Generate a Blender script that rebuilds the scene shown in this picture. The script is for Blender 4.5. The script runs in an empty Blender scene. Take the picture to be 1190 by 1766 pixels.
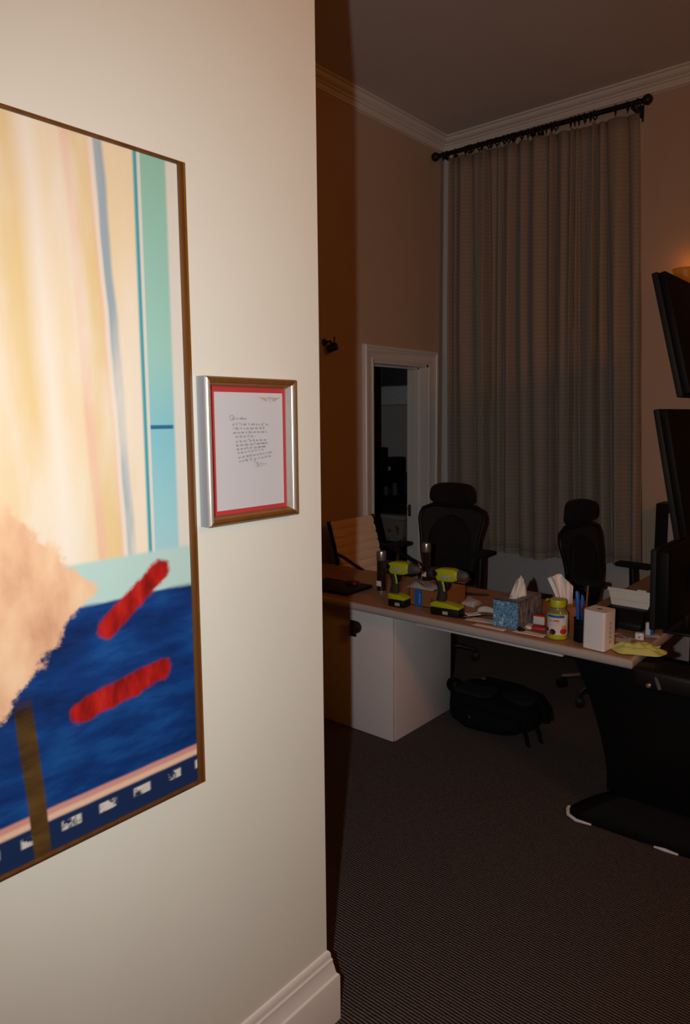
import bpy, bmesh, math, random
from mathutils import Vector, Matrix
random.seed(7)
PI = math.pi
S = bpy.context.scene
C = S.collection

# ------------------------------------------------------------------ camera, world, lights
CAM = Vector((0.0, 0.0, 1.72))
YAW, PITCH, ROLL = math.radians(40.3), math.radians(6.65), 0.009
fw = Vector((-math.sin(YAW)*math.cos(PITCH), math.cos(YAW)*math.cos(PITCH), -math.sin(PITCH)))
r0 = Vector((math.cos(YAW), math.sin(YAW), 0)); u0 = r0.cross(fw)
rt = r0*math.cos(ROLL) - u0*math.sin(ROLL); up = u0*math.cos(ROLL) + r0*math.sin(ROLL)
cam_data = bpy.data.cameras.new('camera'); cam = bpy.data.objects.new('camera', cam_data); C.objects.link(cam)
cam.matrix_world = Matrix(((rt.x, up.x, -fw.x, CAM.x), (rt.y, up.y, -fw.y, CAM.y), (rt.z, up.z, -fw.z, CAM.z), (0, 0, 0, 1)))
cam_data.sensor_fit = 'VERTICAL'; cam_data.sensor_height = 36.0
cam_data.lens = 1235.0*36.0/1766.0
cam_data.shift_x = 1.0/1766.0; cam_data.shift_y = -19.0/1766.0
cam_data.clip_start = 0.02
S.camera = cam
S.view_settings.view_transform = 'Standard'; S.view_settings.look = 'None'
S.view_settings.exposure = 0.0; S.view_settings.gamma = 1.0; S.view_settings.use_curve_mapping = False
world = bpy.data.worlds.new('night'); S.world = world; world.use_nodes = True
world.node_tree.nodes['Background'].inputs[0].default_value = (0.02, 0.015, 0.01, 1)
world.node_tree.nodes['Background'].inputs[1].default_value = 0.05
# the camera's flash, fired from the left of the lens
fl = bpy.data.lights.new('camera_flash', 'SPOT'); fl.energy = 116; fl.color = (1.0, 0.985, 0.965)
fl.spot_size = math.radians(128); fl.spot_blend = 1.0; fl.shadow_soft_size = 0.012
flo = bpy.data.objects.new('camera_flash', fl); C.objects.link(flo)
flo.location = (-0.118, -0.10, 1.745)
fdir = (fw + r0*0.05 + Vector((0, 0, -0.01))).normalized(); fr_x = fdir.cross(Vector((0, 0, 1))).normalized(); fr_y = fr_x.cross(fdir)
flo.rotation_euler = Matrix((fr_x, fr_y, -fdir)).transposed().to_euler()
flo.scale = (0.66, 1.0, 1.0)             # portrait hold: the beam is taller than it is wide
WARM = (1.0, 0.29, 0.012)
FILL_L, SCONCE_W = 25.0, 0.20

# ------------------------------------------------------------------ helpers
def lin(c):
    c = c/255.0
    return c/12.92 if c <= 0.04045 else ((c+0.055)/1.055)**2.4
def rgb(r, g, b): return (lin(r), lin(g), lin(b), 1.0)

class Nt:
    """small expression helper over a material's node tree"""
    def __init__(s, name):
        s.m = bpy.data.materials.new(name); s.m.use_nodes = True
        s.t = s.m.node_tree; s.b = s.t.nodes['Principled BSDF']
    def n(s, kind, **kw):
        nd = s.t.nodes.new(kind)
        for k, v in kw.items(): setattr(nd, k, v)
        return nd
    def put(s, sock, v):
        if isinstance(v, bpy.types.NodeSocket): s.t.links.new(v, sock)
        else: sock.default_value = v
    def math(s, op, a, b=0.0, c=None, clamp=False):
        nd = s.n('ShaderNodeMath', operation=op, use_clamp=clamp)
        s.put(nd.inputs[0], a); s.put(nd.inputs[1], b)
        if c is not None: s.put(nd.inputs[2], c)
        return nd.outputs[0]
    def mix(s, f, a, b):
        nd = s.n('ShaderNodeMix', data_type='RGBA')
        s.put(nd.inputs[0], f); s.put(nd.inputs[6], a); s.put(nd.inputs[7], b)
        return nd.outputs[2]
    def coords(s, kind='Object'):
        tc = s.n('ShaderNodeTexCoord'); return tc.outputs[kind]
    def sep(s, v):
        nd = s.n('ShaderNodeSeparateXYZ'); s.put(nd.inputs[0], v); return nd.outputs
    def comb(s, x, y, z):
        nd = s.n('ShaderNodeCombineXYZ')
        for i, v in enumerate((x, y, z)): s.put(nd.inputs[i], v)
        return nd.outputs[0]
    def noise(s, v, scale, detail=3.0, rough=0.55):
        nd = s.n('ShaderNodeTexNoise'); s.put(nd.inputs['Vector'], v)
        nd.inputs['Scale'].default_value = scale; nd.inputs['Detail'].default_value = detail; nd.inputs['Roughness'].default_value = rough
        return nd.outputs[0]
    def ss(s, x, e0, e1):
        nd = s.n('ShaderNodeMapRange', interpolation_type='SMOOTHSTEP')
        s.put(nd.inputs[0], x); nd.inputs[1].default_value = e0; nd.inputs[2].default_value = e1
        return nd.outputs[0]
    def ramp(s, f, stops, interp='LINEAR'):
        nd = s.n('ShaderNodeValToRGB'); cr = nd.color_ramp; cr.interpolation = interp
        while len(cr.elements) < len(stops): cr.elements.new(0.5)
        for e, (p, c) in zip(cr.elements, stops): e.position = p; e.color = c
        s.put(nd.inputs[0], f); return nd.outputs[0]
    def bump(s, h, strength=0.3, dist=0.01):
        nd = s.n('ShaderNodeBump'); nd.inputs['Strength'].default_value = strength; nd.inputs['Distance'].default_value = dist
        s.put(nd.inputs['Height'], h); s.t.links.new(nd.outputs[0], s.b.inputs['Normal'])
    def col(s, v): s.put(s.b.inputs['Base Color'], v)
    def set(s, rough=0.5, metal=0.0, spec=None):
        s.b.inputs['Roughness'].default_value = rough; s.b.inputs['Metallic'].default_value = metal
        if spec is not None: s.b.inputs['Specular IOR Level'].default_value = spec

def M(name, c, rough=0.5, metal=0.0, var=0.10, scale=25.0, bump=0.0, bscale=300.0, spec=None, stretch=None):
    k = Nt(name); v = k.coords()
    if stretch:
        mp = k.n('ShaderNodeMapping'); mp.inputs['Scale'].default_value = stretch; k.put(mp.inputs[0], v); v = mp.outputs[0]
    a = rgb(*c); lo = tuple(x*(1-var) for x in a[:3])+(1,); hi = tuple(min(1, x*(1+var)) for x in a[:3])+(1,)
    k.col(k.mix(k.noise(v, scale), lo, hi)); k.set(rough, metal, spec)
    if bump: k.bump(k.noise(v, bscale, 2.0), bump, 0.002)
    return k.m

class MB:
    """collects shapes into one mesh"""
    def __init__(s): s.bm = bmesh.new()
    def _add(s, verts, faces, M4=None):
        vs = [s.bm.verts.new(M4 @ Vector(v) if M4 else v) for v in verts]
        for f in faces:
            try: s.bm.faces.new([vs[i] for i in f])
            except ValueError: pass
        return vs
    def box(s, x0, x1, y0, y1, z0, z1, r=0.0, seg=2, M4=None):
        b = bmesh.new(); bmesh.ops.create_cube(b, size=1.0)
        bmesh.ops.scale(b, vec=(x1-x0, y1-y0, z1-z0), verts=b.verts)
        bmesh.ops.translate(b, vec=((x0+x1)/2, (y0+y1)/2, (z0+z1)/2), verts=b.verts)
        if r > 0: bmesh.ops.bevel(b, geom=b.edges[:], offset=r, segments=seg, profile=0.5, affect='EDGES')
        s._merge(b, M4); return s
    def _merge(s, b, M4=None):
        if M4: bmesh.ops.transform(b, matrix=M4, verts=b.verts)
        me = bpy.data.meshes.new('tmp'); b.to_mesh(me); b.free(); s.bm.from_mesh(me); bpy.data.meshes.remove(me)
    def prism(s, pts, d0, d1, axis='y', r=0.0, seg=2, M4=None):
        """pts in the plane across the axis ((x,z) for y, (y,z) for x, (x,y) for z)"""
        f = {'y': lambda p, d: (p[0], d, p[1]), 'x': lambda p, d: (d, p[0], p[1]), 'z': lambda p, d: (p[0], p[1], d)}[axis]
        b = bmesh.new(); n = len(pts)
        v0 = [b.verts.new(f(p, d0)) for p in pts]; v1 = [b.verts.new(f(p, d1)) for p in pts]
        b.faces.new(v0); b.faces.new(v1[::-1])
        for i in range(n): b.faces.new((v0[i], v1[i], v1[(i+1) % n], v0[(i+1) % n]))
        bmesh.ops.recalc_face_normals(b, faces=b.faces[:])
        if r > 0:
            e = [x for x in b.edges if len(x.link_faces) == 2 and any(len(q.verts) == n and n != 4 or q in (b.faces[0], b.faces[1]) for q in x.link_faces)] if False else b.edges[:]
            bmesh.ops.bevel(b, geom=e, offset=r, segments=seg, profile=0.5, affect='EDGES', clamp_overlap=True)
        s._merge(b, M4); return s
    def lathe(s, prof, c=(0, 0, 0), n=24, M4=None):
        """prof: (radius, z) list from bottom to top"""
        vs = []; fs = []
        for (r, z) in prof:
            for i in range(n):
                a = 2*PI*i/n; vs.append((c[0]+max(r, 1e-5)*math.cos(a), c[1]+max(r, 1e-5)*math.sin(a), c[2]+z))
        m = len(prof)
        for j in range(m-1):
            for i in range(n): fs.append((j*n+i, j*n+(i+1) % n, (j+1)*n+(i+1) % n, (j+1)*n+i))
        fs.append(tuple(range(n-1, -1, -1))); fs.append(tuple((m-1)*n+i for i in range(n)))
        s._add(vs, fs, M4); return s
    def tube(s, pts, rad, n=10, closed=False, flat=1.0, upv=None):
        pts = [Vector(p) for p in pts]; m = len(pts)
        rads = rad if isinstance(rad, (list, tuple)) else [rad]*m
        vs = []; fs = []; prev = None
        for i, p in enumerate(pts):
            if closed: t = pts[(i+1) % m]-pts[(i-1) % m]
            else: t = pts[min(i+1, m-1)]-pts[max(i-1, 0)]
            t.normalize()
            a = Vector(upv) if upv else (prev if prev is not None else (Vector((0, 0, 1)) if abs(t.z) < 0.9 else Vector((1, 0, 0))))
            b = t.cross(a).normalized(); a = b.cross(t).normalized(); prev = a
            for k in range(n):
                q = 2*PI*k/n; vs.append(p + (a*math.cos(q)*flat + b*math.sin(q))*rads[i])
        for i in range(m if closed else m-1):
            for k in range(n):
                j = (i+1) % m
                fs.append((i*n+k, i*n+(k+1) % n, j*n+(k+1) % n, j*n+k))
        if not closed: fs.append(tuple(range(n-1, -1, -1))); fs.append(tuple((m-1)*n+k for k in range(n)))
        s._add(vs, fs); return s
    def grid(s, fn, nu, nv, closed_u=False):
        vs = [fn(i/(nu if closed_u else nu-1), j/(nv-1)) for j in range(nv) for i in range(nu)]; fs = []
        for j in range(nv-1):
            for i in range(nu if closed_u else nu-1):
                k = (i+1) % nu; fs.append((j*nu+i, j*nu+k, (j+1)*nu+k, (j+1)*nu+i))
        s._add(vs, fs); return s
    def sweep(s, path, prof, closed=False):
        """moulding along a horizontal path of (x,y); prof: (out, z) closed outline; out is to the right of travel"""
        P = [Vector((p[0], p[1])) for p in path]; n = len(prof); vs = []; fs = []
        for i, p in enumerate(P):
            def nrm(a, b): d = (b-a).normalized(); return Vector((d.y, -d.x))
            n1 = nrm(P[i-1], p) if i > 0 else nrm(p, P[i+1])
            n2 = nrm(p, P[i+1]) if i < len(P)-1 else n1
            mv = (n1+n2).normalized(); mv = mv/max(0.2, mv.dot(n1))
            for (o, z) in prof: vs.append((p.x+mv.x*o, p.y+mv.y*o, z))
        for i in range(len(P)-1):
            for k in range(n): fs.append((i*n+k, i*n+(k+1) % n, (i+1)*n+(k+1) % n, (i+1)*n+k))
        fs.append(tuple(range(n-1, -1, -1))); fs.append(tuple((len(P)-1)*n+k for k in range(n)))
        s._add(vs, fs); return s
    def mesh(s, name, mat, smooth=True, ang=38):
        bmesh.ops.recalc_face_normals(s.bm, faces=s.bm.faces[:])
        me = bpy.data.meshes.new(name); s.bm.to_mesh(me); s.bm.free()
        if mat: me.materials.append(mat)
        if smooth:
            for p in me.polygons: p.use_smooth = True
            me.set_sharp_from_angle(angle=math.radians(ang))
        return me
    def build(s, name, mat, parent=None, smooth=True, ang=38, loc=None, rot=None):
        o = bpy.data.objects.new(name, s.mesh(name, mat, smooth, ang)); C.objects.link(o)
        if parent: o.parent = parent
        if loc: o.location = loc
        if rot: o.rotation_euler = rot
        return o

def tag(o, label, cat=None, group=None, kind=None):
    o['label'] = label
    if cat: o['category'] = cat
    if group: o['group'] = group
    if kind: o['kind'] = kind
    return o
def thing(name, label, cat, loc=(0, 0, 0), rz=0.0, group=None):
    o = bpy.data.objects.new(name, None); C.objects.link(o); o.empty_display_size = 0.1
    o.location = loc; o.rotation_euler = (0, 0, rz); return tag(o, label, cat, group)
def link(me, name, parent, loc=(0, 0, 0), rot=(0, 0, 0)):
    o = bpy.data.objects.new(name, me); C.objects.link(o); o.parent = parent; o.location = loc; o.rotation_euler = rot; return o
def T(x, y, z, rx=0, ry=0, rz=0):
    return Matrix.Translation((x, y, z)) @ Matrix.Rotation(rz, 4, 'Z') @ Matrix.Rotation(ry, 4, 'Y') @ Matrix.Rotation(rx, 4, 'X')

# ------------------------------------------------------------------ materials
m_paint = M('near_wall_paint', (211, 216, 206), 0.55, var=0.025, scale=6, bump=0.06, bscale=420)
m_room = M('room_wall_paint', (188, 166, 144), 0.6, var=0.03, scale=6, bump=0.05, bscale=420)
m_dim = M('tan_wall_paint', (120, 100, 80), 0.7, var=0.05, scale=6)
m_ceil = M('ceiling_paint', (205, 200, 196), 0.7, var=0.03, scale=5, bump=0.03)
m_white = M('white_trim_paint', (216, 216, 212), 0.35, var=0.03, scale=8)
m_steelwhite = M('white_laminate', (205, 200, 200), 0.45, var=0.03, scale=10)
m_blackpl = M('black_plastic', (15, 14, 14), 0.5, var=0.2, scale=60, spec=0.3)
m_blackmat = M('black_fabric', (9, 8, 8), 0.9, var=0.3, scale=200, bump=0.2, bscale=900)
m_blackmet = M('black_metal', (9, 9, 9), 0.65, metal=0.0, var=0.2, spec=0.12)
m_chrome = M('chrome', (205, 205, 205), 0.18, metal=1.0, var=0.03)
m_steel = M('brushed_steel', (190, 188, 185), 0.3, metal=0.9, var=0.08, scale=60, stretch=(1, 1, 12))
m_screen = M('screen_back_black', (8, 8, 9), 0.6, var=0.2, spec=0.15)
m_bezel = M('dark_grey_bezel', (26, 27, 28), 0.6, var=0.1, spec=0.2)
m_cardb = M('cardboard', (140, 82, 40), 0.8, var=0.12, scale=60, bump=0.1)
m_paper = M('paper', (215, 210, 202), 0.8, var=0.03, scale=15)
m_cream_p = M('cream_paper', (226, 215, 200), 0.8, var=0.06)
m_tissue = M('tissue_paper', (232, 226, 220), 0.9, var=0.04, scale=40, bump=0.1)
m_lime = M('lime_plastic', (168, 178, 20), 0.4, var=0.08, scale=40)
m_rubber = M('dark_rubber_grip', (34, 33, 32), 0.75, var=0.2, scale=120, bump=0.3, bscale=700)
m_blue = M('blue_plastic', (28, 96, 180), 0.4, var=0.08)
m_red = M('red_card', (190, 40, 34), 0.5, var=0.1)
m_maroon = M('maroon_card', (110, 26, 22), 0.7)
m_greydk = M('dark_grey', (70, 70, 72), 0.6, var=0.1)
m_grey = M('light_grey', (160, 158, 156), 0.5, var=0.08)
m_browndk = M('brown_dark', (74, 44, 22), 0.6, var=0.2)

def wood_mat(name, a, b, rough=0.4, stretch=(2.0, 26.0, 26.0)):
    k = Nt(name); mp = k.n('ShaderNodeMapping'); mp.inputs['Scale'].default_value = stretch; k.put(mp.inputs[0], k.coords())
    f = k.noise(mp.outputs[0], 1.6, 6.0, 0.6); k.col(k.ramp(f, [(0.3, rgb(*a)), (0.7, rgb(*b))])); k.set(rough); k.bump(f, 0.04, 0.002)
    return k.m
m_desk = wood_mat('desk_wood', (150, 112, 80), (178, 134, 98), 0.45)
m_deskedge = M('desk_edge_laminate', (166, 158, 152), 0.5, var=0.06, scale=50)
m_wood2 = wood_mat('orange_wood', (120, 66, 24), (150, 86, 34), 0.4, (30, 30, 3))
m_framewood = wood_mat('walnut_strip', (74, 46, 20), (104, 66, 28), 0.5, (20, 20, 2))

def carpet_mat():
    k = Nt('ribbed_carpet'); v = k.coords(); x, y, z = k.sep(v)[:3]
    w = k.math('MULTIPLY', k.math('SUBTRACT', k.noise(k.comb(k.math('MULTIPLY', x, 5.0), k.math('MULTIPLY', y, 5.0), 0.0), 1.0), 0.5), 0.004)
    ph = k.math('MULTIPLY', k.math('ADD', y, w), 2*PI/0.0105)
    rib = k.math('MULTIPLY_ADD', k.math('SINE', ph), 0.5, 0.5)
    seg = k.noise(k.comb(k.math('MULTIPLY', x, 90.0), k.math('MULTIPLY', y, 190.0), 0.0), 1.0, 2.0)
    h = k.math('MULTIPLY', rib, k.math('MULTIPLY_ADD', seg, 1.5, 0.15))
    big = k.noise(v, 1.2, 3.0)
    c = k.mix(k.ss(h, 0.15, 0.85), rgb(44, 40, 39), rgb(112, 104, 101))
    c = k.mix(k.math('MULTIPLY', big, 0.25), c, rgb(48, 46, 44))
    k.col(c); k.set(0.95, spec=0.1); k.bump(h, 0.8, 0.006); return k.m
m_carpet = carpet_mat()

def curtain_mat():
    k = Nt('woven_curtain'); v = k.coords(); x, y, z = k.sep(v)[:3]
    zig = k.math('PINGPONG', k.math('MULTIPLY', x, 1.0), 0.012)
    row = k.math('FRACT', k.math('MULTIPLY', k.math('ADD', z, zig), 34.0))
    f = k.math('MULTIPLY', k.ss(row, 0.35, 0.65), 0.45)
    fine = k.noise(k.comb(k.math('MULTIPLY', x, 60.0), 0.0, k.math('MULTIPLY', z, 240.0)), 1.0, 2.0)
    c = k.mix(f, rgb(160, 146, 128), rgb(134, 122, 110))
    c = k.mix(k.math('MULTIPLY', fine, 0.5), c, rgb(130, 124, 118))
    k.col(c); k.set(0.9, spec=0.1); k.bump(fine, 0.25, 0.002)
    k.b.inputs['Sheen Weight'].default_value = 0.1
    return k.m
m_curtain = curtain_mat()

# ------------------------------------------------------------------ the room
XL, YB, ZC = -3.32, 5.2, 3.94           # left wall face, back wall face, ceiling
XN, YN = -1.26, 1.39                    # near wall face and its end
def struct(o, label, cat): return tag(o, label, cat, kind='structure')
struct(MB().box(-5.9, 2.9, -2.4, 7.2, -0.06, 0.0).build('floor', m_carpet, smooth=False), 'dark grey ribbed carpet floor of the office', 'floor')
struct(MB().box(-5.9, 2.9, -2.4, 7.2, ZC, ZC+0.08).build('ceiling', m_ceil, smooth=False), 'plain pale ceiling above the crown moulding', 'ceiling')
struct(MB().box(XL-0.18, 2.8, YB, YB+0.16, 0, ZC).build('wall_back', m_room, smooth=False), 'beige back wall behind the long curtain', 'wall')
DY0, DY1, DZ = 4.24, 4.985, 2.14       # doorway
wl = MB(); wl.box(XL-0.18, XL, -2.3, DY0, 0, ZC); wl.box(XL-0.18, XL, DY1, YB, 0, ZC); wl.box(XL-0.18, XL, DY0, DY1, DZ, ZC)
struct(wl.build('wall_left', m_room, smooth=False), 'beige far side wall with the open doorway', 'wall')
struct(MB().box(XN-0.14, XN, -2.3, YN, 0, ZC).build('wall_near', m_paint, smooth=False), 'bright cream near wall where the painting hangs', 'wall')
struct(MB().box(2.7, 2.86, -2.3, YB, 0, ZC).build('wall_right', m_dim, smooth=False), 'beige wall closing the office on the right, out of frame', 'wall')
struct(MB().box(XL-0.18, 2.8, -2.46, -2.3, 0, ZC).build('wall_front', m_dim, smooth=False), 'beige wall behind the photographer, out of frame', 'wall')
# room beyond the doorway
m_back_dark = M('store_room_paint', (186, 180, 180), 0.6, var=0.06)
br = MB(); br.box(-5.6, XL-0.18, 6.62, 6.78, 0, 2.9); br.box(-5.76, -5.6, 3.5, 6.78, 0, 2.9); br.box(XL-0.18, XL-0.02, YB+0.16, 6.78, 0, 2.9); br.box(-5.6, XL-0.18, 3.4, 3.5, 0, 2.9)
struct(br.build('wall_store_room', m_back_dark, smooth=False), 'dim grey walls of the room beyond the doorway', 'wall')

BB = [(0.74*a, b) for a, b in [(0, 0), (0.036, 0), (0.036, 0.133), (0.034, 0.139), (0.027, 0.143), (0.024, 0.150), (0.0205, 0.165), (0.016, 0.180), (0.017, 0.186), (0.012, 0.192), (0.0115, 0.202), (0.010, 0.208), (0.006, 0.213), (0, 0.215)]]
bb = MB(); bb.sweep([(XN, -2.3), (XN, YN), (XN-0.14, YN), (XN-0.14, 0.6)][::1], BB)
struct(bb.build('baseboard_near', m_white, ang=25), 'white moulded baseboard turning the corner of the cream near wall', 'baseboard')
bb = MB(); bb.sweep([(XL, -2.3), (XL, DY0-0.10)], BB); struct(bb.build('baseboard_left', m_white, ang=25), 'white baseboard along the far side wall', 'baseboard')
bb = MB(); bb.sweep([(XL+0.05, YB), (2.7, YB)], BB); struct(bb.build('baseboard_back', m_white, ang=25), 'white baseboard along the back wall', 'baseboard')
CR = [(0, ZC), (0.096, ZC), (0.096, ZC-0.012), (0.078, ZC-0.014), (0.076, ZC-0.024), (0.070, ZC-0.034), (0.056, ZC-0.044), (0.042, ZC-0.048), (0.042, ZC-0.058), (0.028, ZC-0.060), (0.026, ZC-0.074), (0.020, ZC-0.082), (0.020, ZC-0.094), (0.006, ZC-0.096), (0, ZC-0.100)]
cr = MB(); cr.sweep([(XL, -2.3), (XL, YB), (2.7, YB)], CR)
struct(cr.build('trim_1', m_white, ang=25), 'white stepped crown moulding around the office ceiling', 'moulding')

# door casing with moulded profile, and jamb
def casing(mb, y0, y1, zt, w, prof, face_x):
    """prof: (across 0..w, proud); legs and head mitred"""
    n = len(prof); rings = []
    for (y, z, sy, sz) in ((y0, 0.0, -1, 0), (y0, zt, -1, 1), (y1, zt, 1, 1), (y1, 0.0, 1, 0)):
        rings.append([(face_x+p, y+sy*a, z+sz*a) for (a, p) in prof])
    vs = [v for r in rings for v in r]; fs = []
    for i in range(3):
        for k in range(n-1): fs.append((i*n+k, i*n+k+1, (i+1)*n+k+1, (i+1)*n+k))
        fs.append((i*n+n-1, i*n, (i+1)*n, (i+1)*n+n-1))
    mb._add(vs, fs); return mb
d = thing('door_1', 'white moulded door casing around the dark open doorway', 'doorway', (XL, (DY0+DY1)/2, 0)); d['kind'] = 'structure'
CP = [(0.0, 0.0), (0.0, 0.018), (0.012, 0.020), (0.016, 0.016), (0.060, 0.020), (0.072, 0.026), (0.082, 0.026), (0.088, 0.034), (0.104, 0.036), (0.110, 0.028), (0.110, 0.0)]
ym = (DY0+DY1)/2
casing(MB(), DY0-ym, DY1-ym, DZ, 0.11, CP, 0.0).build('casing', m_white, d, ang=25)
jm = MB(); jm.box(-0.19, 0.006, DY0-ym-0.02, DY0-ym+0.02, 0, DZ); jm.box(-0.19, 0.006, DY1-ym-0.02, DY1-ym+0.02, 0, DZ); jm.box(-0.19, 0.006, DY0-ym, DY1-ym, DZ-0.02, DZ+0.02)
jm.build('jamb', m_white, d, smooth=False)
st = MB(); st.box(-0.12, -0.075, DY0-ym+0.02, DY0-ym+0.034, 0, DZ-0.02); st.box(-0.12, -0.075, DY1-ym-0.034, DY1-ym-0.02, 0, DZ-0.02); st.box(-0.12, -0.075, DY0-ym+0.02, DY1-ym-0.02, DZ-0.034, DZ-0.02)
st.build('door_stop', m_white, d, smooth=False)
sp = MB(); sp.box(-0.178, -0.150, DY1-ym-0.024, DY1-ym-0.019, 0.88, 0.98, 0.002); sp.lathe([(0.008, 0), (0.012, 0.004), (0.012, 0.012), (0.006, 0.016)], n=12, M4=T(-0.164, DY1-ym-0.024, 0.945, PI/2))
tag(sp.build('strike_plate', m_browndk, d), 'dark metal strike plate')

# window hidden by the curtain: casing, sill panel, glass
w = thing('window_1', 'white window casing and pale panel showing around the long curtain', 'window', (-2.42, YB, 0)); w['kind'] = 'structure'
wc = MB(); wc.box(-0.875, -0.80, -0.035, 0.0, 0.0, 3.84, 0.004); wc.build('casing', m_white, w)
wc = MB(); wc.box(0.60, 0.675, -0.035, 0.0, 0.9, 3.70, 0.004); wc.build('casing', m_white, w)
wc = MB(); wc.box(-0.80, 0.60, -0.035, 0.0, 3.62, 3.70, 0.004); wc.build('head_casing', m_white, w)
wc = MB(); wc.box(-0.80, 0.60, -0.06, 0.0, 0.86, 0.90, 0.006); wc.build('sill', m_white, w)
m_apron = M('grey_panel_paint', (178, 176, 176), 0.5, var=0.04)
wc = MB(); wc.box(-0.80, 0.72, -0.028, 0.0, 0.215, 0.86, 0.003); tag(wc.build('apron_panel', m_apron, w), 'pale grey panel below the window')
kg = Nt('night_glass'); kg.col(rgb(8, 10, 14)); kg.set(0.08)
for i in range(2):
    for j in range(3):
        g = MB(); x = -0.79+i*0.70; z = 0.92+j*0.9; g.box(x+0.02, x+0.66, -0.022, -0.016, z+0.02, z+0.86); g.build('pane', kg.m, w, smooth=False)
sg = MB(); sg.box(-0.80, 0.60, -0.03, -0.004, 0.90, 0.925); sg.box(-0.80, 0.60, -0.03, -0.004, 3.60, 3.62)
sg.box(-0.115, -0.085, -0.03, -0.004, 0.9, 3.62)
for j in (1, 2): sg.box(-0.80, 0.60, -0.03, -0.004, 0.905+j*0.9, 0.935+j*0.9)
sg.build('sash', m_white, w, smooth=False)

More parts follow.
